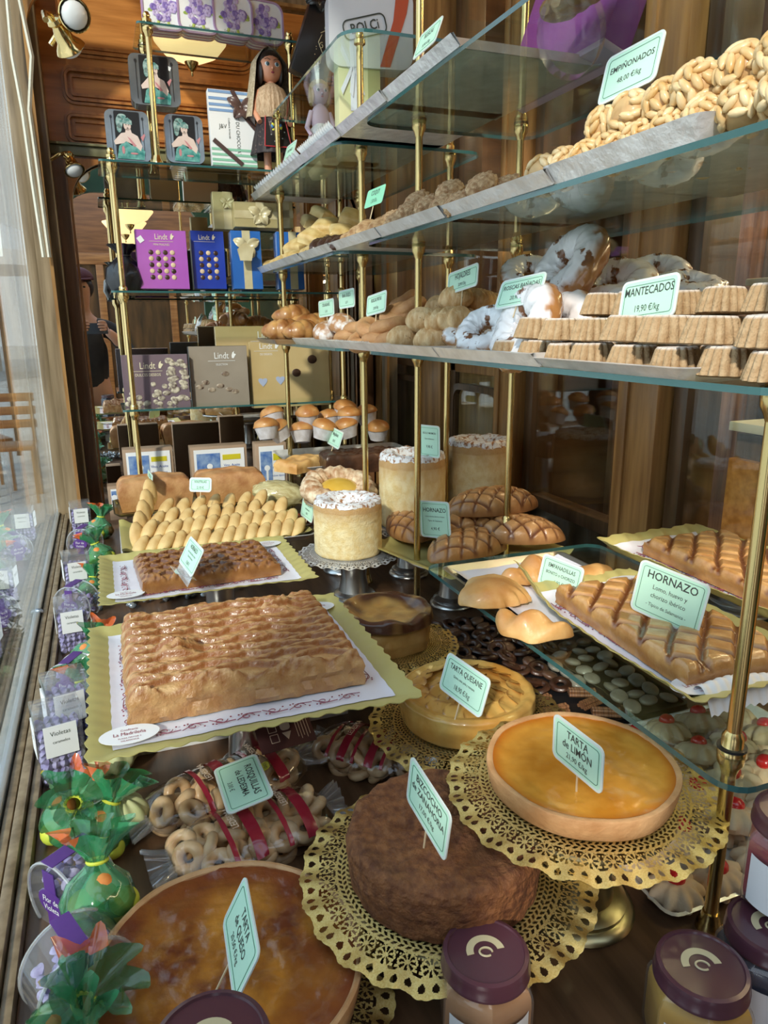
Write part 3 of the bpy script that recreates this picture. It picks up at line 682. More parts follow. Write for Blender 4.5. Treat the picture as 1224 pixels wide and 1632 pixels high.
for px, py, Z, rz, lb in ((655, 838, .160, 1.25, 'pointed lattice turnover at the left of the pile, dark brown'), (748, 872, .158, .35, 'pointed lattice turnover lying at the front of the pile'), (815, 850, .178, -.55, 'pointed lattice turnover with wide diamonds at the right of the pile'), (735, 835, .190, .15, 'pointed lattice turnover in the middle of the pile, half covered'), (785, 806, .232, .02, 'pointed lattice turnover topmost on the pile')):
    p = onZ(px, py, Z); K.put((p[0], p[1], Z-.012), (0.0, 0, rz), lb, 'lattice turnovers', 1.28)
# upright sponge rolls
def mk_brazo():
    t = thing('sponge_tower', '', 'cake')
    R, H = .086, .135
    def d(x, y, z, r, a):
        if z < H-.02: return .0025*NZ(math.cos(a)*2, math.sin(a)*2, z*9)+.0009*NZ(x, y, z, 120), 0, sstep(.55, 1.0, z/H+.10*NZ(math.cos(a)*2, math.sin(a)*2, 3))*.65
        return .002*NZ(math.cos(a)*2, math.sin(a)*2, z*9), .004*NZ(x, y, 0, 45), .7
    g, b = cakegrid([(R*.97, 0), (R, .004), (R, H-.016), (R*.985, H-.006), (R*.95, H-.001)], 90, 60, d)
    obj('sponge', g, P['sponge'], t, bake_shade=b)
    g, b = cakegrid([(R*.99, H-.006), (R*.96, H+.004), (R*.82, H+.007), (R*.6, H+.003), (R*.42, H-.012), (R*.3, H-.022), (0, H-.024)], 90, 50, lambda x, y, z, r, a: (.003*NZ(x, y, z, 40), .004*NZ(x, y, 0, 50)+.002*NZ(x, y, 0, 150), 0))
    obj('sugared_top', g, P['sugar'], t, bake_shade=b)
    return t
K = Kind(mk_brazo)
K.put((.515, 1.59, .130), 0, 'nearest upright pale sponge cake, on a silver lace doily', 'sugared sponge towers', .94)
K.put((.728, 1.70, .150), 1.5, 'middle upright pale sponge cake with a price card on top', 'sugared sponge towers', (1, 1, 1.34))
K.put((.925, 1.70, .185), 3.0, 'upright pale sponge cake nearest the partition, sugared top', 'sugared sponge towers', (1, 1, 1.26))
doily((.515, 1.59, .1295), .120, 'silver lace doily under the nearest sponge tower', 'silverdoily')
pedestal((.53, 1.60, 0), .124, .09, .050, 'silver cake stand under the nearest sponge tower')
doily((.728, 1.70, .1495), .120, 'silver lace doily under the middle sponge tower', 'silverdoily', .4); _dm['silverdoily'] = _dm['silverdoily']
pedestal((.728, 1.72, 0), .144, .09, .045, 'silver cake stand under the middle sponge tower')
doily((.925, 1.70, .1845), .115, 'gold lace doily under the sponge tower nearest the partition')
pedestal((.925, 1.70, 0), .178, .09, .045, 'silver cake stand under the sponge tower nearest the partition')
# filled savoury buns on a steel tray
metal_tray((.680, .985, ZD), .33, .26, 'steel tray of glossy filled buns on the lowest glass shelf', .012, .014, mt='steel')
tag(obj('paper_sheet', surf(lambda u, v: ((u-.5)*.23, (v-.5)*.30, .008*sstep(.85, 1, abs(u-.5)*2)+.003*NZ(u*4, v*4, 0)), 30, 30), M['lilacwhite'], None, (.680, .985, ZD+.003)), 'white printed paper under the filled buns', 'paper')
def bun(L, Wd, h, crimps, seed, knot=False):
    n, m = 60, 28
    def f(u, v):
        s = -1+2*u; a = 2*PI*v; wd = max(0, 1-abs(s)**2.6)**.55
        y = Wd/2*wd*math.cos(a); z = h*wd*math.sin(a)*(.75 if math.sin(a) > 0 else .12)+h*.12
        x = L/2*s; e = max(0, -math.cos(a))
        y *= 1+.10*e**4*math.sin(crimps*s)
        if knot: z *= 1+.22*math.sin(s*7+a); 
        q = .004*NZ(x, y, z+seed, 28); return (x+q, y+q+.25*x*x/L*4, z+q)
    return surf(f, n, m, wv=True)
for k, (px, py, L, Wd, h, rz, cr, lb) in enumerate(((790, 935, .115, .105, .045, .9, 22, 'large round golden bun with crimped edge at the tray corner'), (842, 992, .120, .050, .040, -.85, 0, 'narrow folded bun at the near corner of the steel tray'), (850, 905, .120, .060, .045, .5, 26, 'twisted golden bun beside the savoury price card'), (935, 912, .13, .070, .04, -.2, 24, 'glossy golden bun behind the raised gold board'))):
    g = bun(L, Wd, h, cr, k*3, k in (1, 2)); p = onZ(px, py, ZD+.03)
    tag(obj('savoury_bun', g, P['bread'], None, (p[0], p[1], ZD+.006), (0, 0, rz), bake_shade=[max(0, min(1, sstep(.35, 1.0, v[2]/h)*.8*(.6+1.2*NZ(*v, 26)))) for v in g[0]]), lb, 'bun')
# ================================================================ finger biscuits and loaves
metal_tray((.255, 2.00, .085), .30, .50, 'metal tray under the pile of finger biscuits', .018, .02)
tag(obj('paper_sheet', surf(lambda u, v: ((u-.5)*.50, (v-.5)*.30, .012*sstep(.8, 1, abs(u-.5)*2)+.012*sstep(.85, 1, abs(v-.5)*2)+.003*math.sin(u*70)*sstep(.85, 1, abs(v-.5)*2)), 80, 30), M['olive'], None, (.255, 2.00, .094)), 'gold paper lining the tray of finger biscuits', 'paper')
def mk_finger():
    g = ball(.019, .038, .0145, 18, 14, lambda x, y, z: 1+.05*NZ(x, y, z, 3))
    return tag(obj('finger_biscuit', g, P['biscuit'], bake_shade=[sstep(-.002, -.012, v[2])+.6*(abs(v[1]) > .034) for v in g[0]]), '', 'biscuit')
K = Kind(mk_finger)
for row, (n, y, z, x0, x1, tilt, lb) in enumerate(((14, 1.885, .112, .050, .465, .25, 'pale finger biscuit in the lowest front row of the pile'), (13, 1.930, .134, .075, .455, .45, 'pale finger biscuit in the second row of the pile'), (10, 1.985, .150, .10, .44, .5, 'pale finger biscuit in the third row of the pile'), (7, 2.03, .166, .13, .39, .5, 'pale finger biscuit in the top row of the pile'))):
    for i in range(n):
        x = x0+(x1-x0)*i/(n-1); K.put((x, y+random.uniform(-.006, .006), z+random.uniform(-.003, .003)), (.62+random.uniform(-.1, .1), -.1, -.72+random.uniform(-.15, .15)), lb, 'finger biscuits row %d' % (row+1), random.uniform(.94, 1.06))
for i in range(5): K.put((.045+.012*i, 1.93+.03*i, .125+.022*i), (1.2, .2, .5), 'pale finger biscuit at the sloping end of the pile by the window', 'finger biscuits at the end', 1.05)
pedestal((.225, 2.245, 0), .124, .15, .05, 'steel stand under the tray of two loaves')
pedestal((.255, 2.00, 0), .083, .14, .05, 'steel stand under the tray of finger biscuits')
metal_tray((.225, 2.245, .125), .20, .46, 'dark tray under the two sponge loaves', .012, .012, mt='oldbrass')
def mk_loaf():
    def lat(x, y):
        return .012*math.cos(x*13)*math.cos(y*26)+.004*NZ(x, y, 0, 30)-.006*sstep(.010, 0, abs(y+.01*NZ(x, 0, 0, 20))), .2
    g, b = slab(.215, .115, .088, lat, 60, 40, .22, .001, .004)
    V = [(x*(.92+.08*min(1, z/.06)), y*(.90+.10*min(1, z/.06)), z) for x, y, z in g[0]]
    return tag(obj('sponge_loaf', (V, g[1]), P['loaf'], bake_shade=[max(0, .7-v[2]/.07) for v in V]), '', 'loaf')
K = Kind(mk_loaf)
K.put((.115, 2.235, .130), .03, 'brown sponge loaf nearer the window, with small price card'); K.put((.338, 2.240, .130), -.03, 'brown sponge loaf nearer the shop, behind the finger biscuits', None, 1.0)
# leaflets in boxes standing behind the loaves
for k, (x0, x1, yt, yb, Y, lb) in enumerate(((200, 275, 722, 775, 2.50, 'blue and white illustrated card box behind the left loaf'), (308, 392, 718, 775, 2.50, 'blue and white illustrated card box behind the right loaf'), (412, 455, 712, 790, 2.42, 'blue and white illustrated card box beside the muffins'), (176, 196, 780, 810, 2.62, 'small blue and white card box low by the mirror'))):
    a, b = onY(x0, yt, Y), onY(x1, yb, Y); w, h = float(b[0]-a[0]), float(a[2]-b[2])
    t = thing('card_box', lb, 'box', ((a[0]+b[0])/2, Y, 0.0 if b[2] < .12 else b[2]))
    z0 = float(b[2]) if b[2] < .12 else 0
    H = h+(float(b[2]) if b[2] < .12 else 0)
    obj('carton', xf(box(w+.02, .06, H+.01, .002), (0, .032, 0)), mat('brown carton', (.36, .24, .16), (.42, .29, .2), sc=9), t)
    obj('card', xf(box(w, .001, h, 0), (0, -.001, H-h)), M['white'], t)
    obj('picture', join(xf(box(w*.46, .001, h*.8, 0), (-w*.22, -.0022, H-h*.9))), mat('blue print', (.03, .12, .42), (.30, .42, .62), sc=30), t)
    obj('picture_tower', join(xf(box(w*.08, .001, h*.45, 0), (-w*.2, -.0032, H-h*.88)), xf(box(w*.2, .001, h*.22, 0), (-w*.25, -.0032, H-h*.88)), upright(xf(prism([(.01*math.cos(q), .01*math.sin(q)) for q in np.linspace(0, 2*PI, 12)[:-1]], .001), (-w*.2, H-h*.42, .0022)))), M['white'], t)
    obj('lettering', join(xf(box(w*.36, .001, h*.13, 0), (w*.24, -.0022, H-h*.28)), ), mat('yellow print', (.65, .55, .02)), t)
    obj('lettering', upright(join(xf(text('Vino, Aceite', .013), (w*.24, H-h*.42, .0022)), xf(text('Dulces típicos', .010), (w*.24, H-h*.58, .0022)))), mat('blue ink', (.03, .10, .40)), t, smooth=False)
# ================================================================ muffins, chocolate cake, almond bread, ring pastry
metal_tray((.73, 2.22, .235), .34, .44, 'metal tray of muffins and cakes near the far rack', .014, .014)
pedestal((.73, 2.22, 0), .230, .12, .05, 'tall stand under the tray of muffins')
def mk_muffin():
    t = thing('muffin', '', 'muffin')
    obj('paper_cup', lathe([(.019, 0), (.027, .026), (.0285, .031)], 48, lambda a, k: 1+.035*math.sin(24*a)), mat('cup paper', (.46, .42, .42), (.62, .60, .64), sc=60), t)
    g = xf(ball(.030, .030, .021, 24, 16, lambda x, y, z: 1+.07*NZ(x, y, z, 2.5), flat=.1), (0, 0, .030))
    obj('top', g, P['bread'], t, bake_shade=[max(0, min(1, .75+.9*NZ(*v, 50))) for v in g[0]])
    return t
K = Kind(mk_muffin)
for i, (px, py, Z) in enumerate(((405+10, 700, .275), (440, 700, .27), (470, 705, .27), (500, 700, .27), (545, 697, .27), (590, 700, .27), (428, 680, .30), (480, 678, .31), (515, 684, .30), (545, 680, .31), (575, 676, .31), (535, 668, .33))):
    Yq = 2.13+.03*(i % 3)+(.05 if i > 5 else 0); p = onY(px+12, py, Yq); K.put((p[0], Yq, p[2]), (random.uniform(-.45, .3), random.uniform(-.3, .3), random.uniform(0, 3)), 'brown muffin in a grey pleated cup in the pile near the far rack', 'muffins', 1.28)
g, b = slab(.30, .12, .055, lambda x, y: (.004*NZ(x, y, 0, 40)+.004*NZ(x, y, 3, 90), 0), 60, 40, .12, .002, .006)
tag(obj('chocolate_cake', g, P['choc'], None, (.735, 2.03, .235), (0, 0, -.1)), 'dark chocolate bar cake with rough top below the muffins', 'cake')
g, b = slab(.14, .09, .035, lambda x, y: (.006*NZ(x, y, 0, 40), .3*NZ(x, y, 3, 30)), 40, 30, .2, .002, .006)
tag(obj('almond_bread', g, P['bread'], None, (.535, 2.10, .235), (0, 0, .6)), 'flat golden sugared bread at the left of the muffins', 'bread')
t = thing('cream_ring', 'ring pastry filled with yellow custard behind the nearest sponge tower', 'pastry', (.56, 1.80, .235), rot=(.28, -.05, .2))
obj('pastry_ring', torus(.074, .028, 60, 18, .9, lambda a, b: 1+.12*math.sin(18*a+2*math.sin(b*2))+.08*math.sin(7*a)), mat('sugared pastry', (.40, .19, .08), (.86, .70, .50), sc=50, rough=.6, bump=.5), t)
obj('custard', xf(ball(.052, .045, .018, 20, 12), (0, 0, .004)), mat('custard', (.72, .42, .05), (.80, .52, .10), sc=20, rough=.25, coat=.5), t)
pedestal((.57, 1.82, 0), .205, .10, .045, 'stand under the ring pastry')
tag(obj('biscuit_bag', xf(ball(.085, .05, .038, 30, 16, lambda x, y, z: 1+.16*NZ(x, y, z, 5)), (0, 0, .04)), mat('film bag of biscuits', (.50, .40, .18), (.70, .62, .34), sc=30, rough=.15, coat=.6, stretch=(1, 6, 1), bump=.6), None, (.47, 2.13, .12), (0, .1, -.3)), 'clear bag of long biscuits beside the right loaf', 'bag')
metal_tray((.485, 1.985, .10), .13, .15, 'small plate of dark red tartlets beside the finger biscuits', .01, .012, rz=.3, mt='steel')
def mk_tl(): return tag(obj('jam_tartlet', ball(.022, .022, .010, 16, 8, lambda x, y, z: 1+.08*NZ(x, y, z, 4)), mat('jam', (.20, .02, .02), (.36, .09, .04), sc=40, rough=.2, coat=.5)), '', 'tartlet')
K = Kind(mk_tl)
for i in range(8): K.put((.445+.042*(i % 3), 1.945+.038*(i//3), .113), 0, 'small dark red jam tartlet on the little plate', 'jam tartlets')
# ================================================================ jars
def jar_geo(h, r): 
    def f(a, k): return 1/max(abs(math.cos(((a+PI/6) % (PI/3))-PI/6)), .86)*.93 if 1 <= k <= 7 else 1
    return lathe([(0, 0), (r*.86, 0), (r*.97, .004), (r, .012), (r, h*.62), (r*.99, h*.70), (r*.93, h*.77), (r*.82, h*.83), (r*.80, h*.86), (r*.80, h*.9), (0, h*.9)], 60, f)
def jar(loc, label, fill, words_, rz=0, h=.100, r=.044, front=-1.0):
    t = thing('jam_jar', label, 'jar', loc, rz)
    obj('glass_body', jar_geo(h, r), M['acryl'], t); obj('filling', xf(jar_geo(h*.93, r*.955), (0, 0, .003)), fill, t)
    R = .0405
    lid = obj('lid', lathe([(R*.985, h-.017), (R*1.02, h-.016), (R*1.02, h-.013), (R, h-.012), (R, h-.004), (R*.965, h), (R*.88, h+.001), (R*.86, h-.0008), (R*.60, h-.001), (0, h-.001)], 64), M['lid'], t)
    arc = [(.72*R*math.cos(a)*.62, .72*R*math.sin(a)*.62) for a in np.linspace(.2, 3.4, 20)]+[(.28*R*math.cos(a), .28*R*math.sin(a)) for a in np.linspace(3.4, .2, 20)]
    obj('emblem', join(xf(prism(arc, .0004), (0, 0, h-.0008)), xf(tube([(.006*math.cos(q), .006*math.sin(q)*.8, 0) for q in np.linspace(0, 5.4, 16)], .0010, 5), (0, -.001, h-.0004))), mat('pale gold print', (.60, .52, .32), rough=.4) if 'pg' not in M else M['pg'], lid)
    lw = 2*r*.62
    lab = surf(lambda u, v: (r*1.0*math.sin((u-.5)*1.9), -r*1.0*math.cos((u-.5)*1.9)-.001, h*.08+h*.52*v), 16, 2)
    q = obj('label', lab, M['white'], t)
    gs = [upright(xf(text(s, sz), (0, yy, 0))) for s, sz, yy in words_]
    if gs: obj('lettering', xf(join(*gs), (0, -r-.0016, 0)), mat('label blue', (.03, .06, .22), rough=.5), q, smooth=False)
    return t
M['lid'] = mat('plum lid', (.085, .030, .045), rough=.28, coat=.6); M['pg'] = mat('pale gold print', (.60, .52, .32), rough=.4)
jc = mat('caramel', (.46, .22, .08), (.54, .28, .12), sc=8, rough=.35); jy = mat('apricot jam', (.58, .30, .03), (.68, .40, .06), sc=12, rough=.3); jb = mat('blueberry jam', (.012, .014, .05), rough=.3); jr = mat('red jam', (.28, .02, .03), (.36, .04, .05), sc=10, rough=.3)
jar((.279, .476, .0), 'jar of pale caramel spread with plum lid, in front of the carrot cake', jc, [('DULCE', .008, .045), ('de LECHE', .008, .034)], -.35)
jar((.453, .392, .0), 'jar of golden apricot jam with plum lid, near the foot of the brass pole', jy, [('ALBARICOQUE', .006, .045)], -.5)
jar((.548, .402, .0), 'dark blueberry jam jar with white label in the bottom corner', jb, [('ARÁNDANO', .0075, .036)], -.35)
jar((.585, .418, .102), 'red jam jar stacked on the blueberry jar at the edge', jr, [('FRESA', .008, .04)], -.9)
jar((.024, .392, .102), 'dark lidded jar standing closest to the viewer at the bottom edge', jb, [], .3)
jar((.024, .392, .0), 'dark jar underneath the closest lidded jar', jb, [], .3)
# ================================================================ cherry biscuits
metal_tray((.770, .686, .0), .346, .47, 'metal tray of cherry biscuits on the deck below the lowest glass shelf', .014, .012)
def mk_cherry():
    t = thing('cherry_biscuit', '', 'biscuit')
    def d(a, k): return 1+.13*math.cos(9*a)*[0, .6, 1, 1, .8, .4, 0][k]
    obj('piped_base', xf(lathe([(0, 0), (.022, 0), (.0265, .006), (.024, .013), (.017, .019), (.009, .021), (0, .019)], 72, d)), P['cream'], t)
    obj('cherry', xf(ball(.0095, .0095, .008, 14, 10, lambda x, y, z: 1+.05*NZ(x, y, z, 3)), (0, 0, .022)), P['cherry'], t)
    return t
K = Kind(mk_cherry)
for i in range(6):
    for j in range(5):
        x, y = .570+.067*i, .546+.066*j
        K.put((x+random.uniform(-.004, .004), y+random.uniform(-.004, .004), .003), (random.uniform(-.15, .15), random.uniform(-.15, .15), random.uniform(0, 3)), 'piped biscuit with a red cherry, flat on the tray', 'cherry biscuits in the lower layer', random.uniform(1.2, 1.32))
for i in range(5):
    for j in range(4):
        x, y = .640+.067*i, .590+.066*j
        if random.random() < .85: K.put((x, y, .026), (random.uniform(-.35, .35), random.uniform(-.35, .35), random.uniform(0, 3)), 'piped biscuit with a red cherry, heaped on top of others', 'cherry biscuits in the upper layer', random.uniform(1.2, 1.3))
# ================================================================ tray of dark chocolates and wafers
tag(obj('tray', join(bx(-.17, .17, -.24, .24, 0, .004, .001), ringstrip(rrect(.345, .485, .012), rrect(.335, .475, .01), .012)), M['black'], None, (.735, 1.120, .0)), 'black tray of chocolates between the tarts and the lowest shelf', 'tray')
def mk_cr(): return tag(obj('chocolate_ring', torus(.014, .007, 20, 8, .8, lambda a, b: 1+.06*math.sin(5*a)), P['choc']), '', 'chocolate')
def mk_dc(): return tag(obj('chocolate_disc', ball(.017, .014, .008, 16, 8, lambda x, y, z: 1+.1*NZ(x, y, z, 3)), mat('milk chocolate', (.10, .05, .03), (.20, .11, .06), sc=20, rough=.35, coat=.3)), '', 'chocolate')
def mk_cw(): return tag(obj('chocolate_disc', ball(.016, .016, .007, 16, 8, lambda x, y, z: 1+.1*NZ(x, y, z, 3)), mat('pale chocolate', (.26, .22, .18), (.50, .44, .38), sc=20, rough=.4, coat=.3)), '', 'chocolate')
def mk_wf(): return tag(obj('wafer_bundle', join(*[xf(tube([(-.024, 0, 0), (.024, 0, 0)], .0036, 7), (0, dy, dz)) for dy, dz in ((-.007, .004), (0, .004), (.007, .004), (-.0035, .010), (.0035, .010))]), mat('striped wafer', (.40, .20, .09), (.10, .04, .02), sc=8, rough=.5, stretch=(60, 1, 1))), '', 'wafer')
K1, K2, K3, K4 = Kind(mk_cr), Kind(mk_dc), Kind(mk_wf), Kind(mk_cw)
for i in range(9):
    for j in range(13):
        x, y = .585+.037*i+random.uniform(-.007, .007), .905+.036*j+random.uniform(-.007, .007); q = random.random()
        if j < 3 and i < 6: 
            if i % 2 == 0: K3.put((x+.01, y, .010), (0, 0, random.uniform(-.5, .3)), 'small bundle of striped wafer rolls on the black tray', 'wafer bundles')
        elif i > 4 and j < 7: K4.put((x, y, .014), (random.uniform(-.4, .4), random.uniform(-.4, .4), random.uniform(0, 3)), 'pale coated sweet under the glass shelf edge', 'pale sweets')
        elif q < .55: K1.put((x, y, .014), (random.uniform(-.4, .4), random.uniform(-.4, .4), random.uniform(0, 3)), 'dark chocolate ring on the black tray', 'chocolate rings')
        elif q < .9: K2.put((x, y, .014), (random.uniform(-.4, .4), random.uniform(-.4, .4), random.uniform(0, 3)), 'brown chocolate disc on the black tray', 'chocolate discs')
# ================================================================ wrapped chocolate bars below the big pie
t = thing('cake_board', 'white paper tray of brown wrapped chocolates under the largest pie', 'cake board', (.165, 1.13, .045))
obj('board', surf(lambda u, v: ((u-.5)*.46, (v-.5)*.15, .012*sstep(.75, 1, abs(v-.5)*2)*(1+.15*math.sin(u*90))), 120, 10), M['lilacwhite'], t)
obj('rest', xf(box(.36, .09, .043, .002), (0, 0, -.045)), M['white'], t)
def mk_bar():
    t = thing('wrapped_chocolate', '', 'chocolate')
    obj('wrapper', join(box(.042, .022, .017, .005), tube([(-.026, 0, .008), (-.02, 0, .008)], [.007, .009], 6), tube([(.02, 0, .008), (.026, 0, .008)], [.009, .007], 6)), mat('brown wrapper', (.10, .06, .035), (.15, .10, .06), sc=20, rough=.25, coat=.5), t)
    obj('lettering', xf(upright(text('Gorrotxa', .0085)), (0, -.0115, .0085)), M['white'], t, smooth=False)
    return t
K = Kind(mk_bar)
for row, (y, z) in enumerate(((1.085, .048), (1.115, .048), (1.10, .064))):
    for i in range(9 if row < 2 else 8): K.put((-.035+.05*i+(.025 if row == 2 else 0), y, z), (0, 0, random.uniform(-.06, .06)), 'brown wrapped chocolate in the row under the largest pie', 'wrapped chocolates')
# ================================================================ bags of ring biscuits
def pillow(L, Wd, H, seed):
    def f(u, v):
        s = -1+2*u; a = 2*PI*v; e = (1-abs(s)**3.5)**.5 if abs(s) < 1 else 0
        wr = 1+.07*NZ(s*4, math.cos(a)*2+seed, math.sin(a)*2, 1.6)+.04*NZ(s*9, math.cos(a)*4, math.sin(a)*4+seed, 2)
        fl = .35+.65*e
        return (s*L/2, math.cos(a)*Wd/2*fl*wr, H/2+math.sin(a)*H/2*max(e, .05)*wr)
    return f
def mk_ring(): 
    return tag(obj('ring_biscuit', torus(.0135, .0075, 24, 12, 1.0, lambda a, b: 1+.05*math.sin(3*a)), mat('ring dough', (.55, .32, .15), (.74, .52, .30), sc=30, rough=.45, coat=.15)), '', 'biscuit')
KR = Kind(mk_ring)
def ringbag(loc, L, Wd, H, rz, label, grp, seed, stripes=(.30, .42, .62, .74)):
    t = thing('biscuit_bag', label, 'bag', loc, rz); f = pillow(L, Wd, H, seed)
    obj('film', surf(f, 60, 36, wv=True), M['film'], t)
    for s in (-1, 1):
        obj('crimped_end', surf(lambda u, v: (s*(L/2+.028*u-.003), (v-.5)*Wd*(.5+.35*u), H/2+.004*math.sin(v*60)+.010*math.sin(v*9+seed)*u), 6, 50), M['filmw'], t)
    for k, s0 in enumerate(stripes):
        w = .075 if k % 2 else .03
        def g(u, v, s0=s0, w=w): p = f(s0+w*u, .04+.42*v); return (p[0], p[1]*1.015, p[2]+.0015)
        obj('printed_stripe', surf(g, 4, 20), M['stripe'], t)
    gs = []
    for k, (s0, v0) in enumerate(((.365, .25), (.69, .22))):
        p = f(s0, v0); gs.append(xf(text('LEDESMA', .012), (p[0], p[1], p[2]+.006), (0, .0, PI/2)))
    obj('lettering', join(*gs), M['cre'], t, smooth=False)
    c, s_ = math.cos(rz), math.sin(rz); n = 0
    nx = int(L/.030)
    for i in range(nx):
        for j in range(max(2, int(Wd/.030))):
            for k in range(2):
                x = -L/2+.022+(L-.044)*i/(nx-1)+random.uniform(-.003, .003); y = (j-(max(2, int(Wd/.030))-1)/2)*.0275+random.uniform(-.003, .003)
                e = (1-abs(2*x/L)**3.5)**.5
                if abs(y) > Wd/2*e-.016: continue
                z = .012+.019*k
                if z+.01 > H*(.5+.5*e): continue
                KR.put((loc[0]+c*x-s_*y, loc[1]+s_*x+c*y, loc[2]+z), (random.uniform(-1.2, 1.2), random.uniform(-.9, .9), random.uniform(0, 3)), 'pale ring biscuit '+grp, 'ring biscuits '+grp)
    return t
M['filmw'] = thinglass('crimped film', (.92, .92, .94), rough=.12, ior=2.2, milky=.12)
M['stripe'] = mat('wine stripe', (.26, .012, .03), (.36, .03, .05), sc=20, rough=.2, coat=.5); M['cre'] = mat('cream print', (.80, .62, .50), rough=.4)
ringbag((.125, .802, .0), .215, .115, .058, .18, 'front bag of ring biscuits with wine-red stripes, beside the cheese tart', 'in the front bag', 1)
ringbag((.110, .915, .0), .235, .105, .058, .28, 'bag of ring biscuits lying behind the front one, price card resting on it', 'in the bag behind the front one', 2)
ringbag((.325, .925, .0), .170, .105, .056, -.75, 'bag of ring biscuits beside the apple tart doily, strongly red', 'in the bag beside the apple tart', 3, (.2, .32, .45, .58, .72))
t = thing('leaflet_tag', 'brown printed card standing on the bags of ring biscuits', 'card', (.205, .925, .058), rot=(-.95, 0, .12))
obj('card', upright(xf(prism(rrect(.085, .052, .001), .0008), (0, .03, 0))), mat('plum brown card', (.10, .035, .035), rough=.5), t)
obj('print', upright(join(xf(ringstrip(rrect(.013, .013, .001), rrect(.011, .011, .001), .0003), (-.018, .022, .001)), xf(ringstrip(rrect(.013, .013, .001), rrect(.011, .011, .001), .0003), (-.018, .038, .001)), xf(prism(rrect(.015, .018, .005), .0003), (.002, .040, .001)), xf(prism([(0, 0), (.007, .012), (-.007, .012)], .0003), (.002, .016, .001)), *[xf(box(.0008, .028+.008*(q % 2), .0003), (.018+.0045*q, .03, .001)) for q in range(5)])), M['cre'], t, smooth=False)
price_card((.121, .845, .077), .03, 1.40, .0, .098, .056, [('ROSQUILLAS', .0135, .013, .01), ('de LEDESMA', .0125, -.001, .01), ('3,00 €', .009, -.016, .0)], 'mint price card for rosquillas lying on the biscuit bags', pick=0)
price_card((.155, .885, .066), .03, 1.2, .0, .018, .020, [('2UND', .006, .004, 0), ('5,50€', .006, -.004, 0)], 'tiny yellow price sticker on the front bag of ring biscuits', pick=0, border=False, card='yellow')
# ================================================================ sweets along the window sill
def mk_violet():
    t = thing('violet_box', '', 'sweet box')
    w, d_, h = .056, .042, .105
    obj('clear_box', box(w, d_, h, .0015), M['acryl'], t)
    obj('clear_lid', join(xf(box(w+.003, d_+.003, .022, .001), (0, 0, h-.018))), M['acryl'], t)
    g = []
    for i in range(5):
        for j in range(4):
            for k in range(8): g.append(xf(ball(.0058, .0058, .0048, 8, 6, lambda x, y, z: 1+.25*math.sin(5*math.atan2(y, x))), (-.021+.0105*i+random.uniform(-.001, .001), -.0145+.0097*j, .008+.0098*k+random.uniform(-.002, .002)), (random.random(), random.random(), random.random())))
    obj('violet_sweets', join(*g), mat('violet sugar', (.22, .17, .42), (.50, .46, .68), sc=60, rough=.7), t, kind='stuff')
    obj('paper_label', join(xf(box(w*.72, .001, h*.42, 0), (0, -d_/2-.002, h*.42)), xf(box(.001, d_*.8, h*.42, 0), (-w/2-.002, 0, h*.42))), M['white'], t)
    obj('lettering', join(xf(upright(join(xf(text('Violetas', .009), (0, .012, 0)), xf(text('caramelos', .006), (0, 0, 0)))), (0, -d_/2-.0028, h*.62)), xf(upright(text('Violetas', .009)), (-w/2-.0028, 0, h*.68), (0, 0, -PI/2))), M['ink'], t, smooth=False)
    return t
K = Kind(mk_violet)
for x, y, rz, lb in ((-.108, 2.47, .1, 'clear box of violet sweets standing at the far window corner'), (-.107, 1.89, .15, 'clear box of violet sweets, second from the mirror corner'), (-.108, 1.55, .1, 'clear box of violet sweets beside the darker lattice pie board'), (-.104, 1.17, .25, 'clear box of violet sweets beside the largest pie board, behind another'), (-.112, 1.075, .2, 'clear box of violet sweets beside the biggest board, nearest the viewer')):
    K.put((x, y, 0), rz, lb, None, 1.12 if y < 1.2 else 1.05)
def mk_purse():
    t = thing('sweet_case', '', 'sweet case'); R, d_ = .045, .046
    o = [(R*math.cos(a), R*1.05*math.sin(a)) for a in np.linspace(-.75, PI+.75, 30)]
    obj('clear_case', upright(xf(prism(o, d_), (0, R*.72, -d_/2))), M['acryl'], t)
    rim = [(1.0*R*math.cos(a), 1.05*R*math.sin(a)) for a in np.linspace(-.75, PI+.75, 30)]
    obj('rim', join(*[tube([(x, s*d_/2, z+R*.72) for x, z in rim], .0018, 6) for s in (-1, 1)]), M['acrylr'], t)
    g = []
    for k in range(90):
        a = random.uniform(0, 2*PI); rr = R*.82*math.sqrt(random.random()); z = rr*math.sin(a)*.9+R*.62
        if z < .008 or z > R*1.25: continue
        g.append(xf(ball(.006, .006, .005, 8, 6, lambda x, y, z: 1+.25*math.sin(5*math.atan2(y, x))), (rr*math.cos(a), random.uniform(-d_*.38, d_*.38), z), (random.random()*3, random.random()*3, 0)))
    obj('violet_sweets', join(*g), mat('violet sugar 2', (.22, .17, .42), (.50, .46, .68), sc=60, rough=.7), t, kind='stuff')
    b = obj('purple_band', join(xf(box(.018, .001, R*1.5, 0), (-.004, -d_/2-.002, .004)), xf(box(.018, d_+.004, .001, 0), (-.004, 0, R*1.79)), xf(prism([(.021*math.cos(q), .015*math.sin(q)) for q in np.linspace(0, 2*PI, 24)[:-1]], .0008), (-.004, -d_/2-.002, R*.75), (PI/2, 0, 0))), mat('violet band', (.09, .03, .22), (.14, .05, .30), sc=20, rough=.4), t)
    obj('lettering', xf(upright(join(xf(text('Flor de', .010), (0, .004, 0)), xf(text('Violeta', .010), (0, -.006, 0)))), (-.004, -d_/2-.0036, R*.75)), M['white'], b, smooth=False)
    return t
M['acrylr'] = thinglass('acrylic rim', (.80, .82, .88), ior=2.4, milky=.25)
K = Kind(mk_purse)
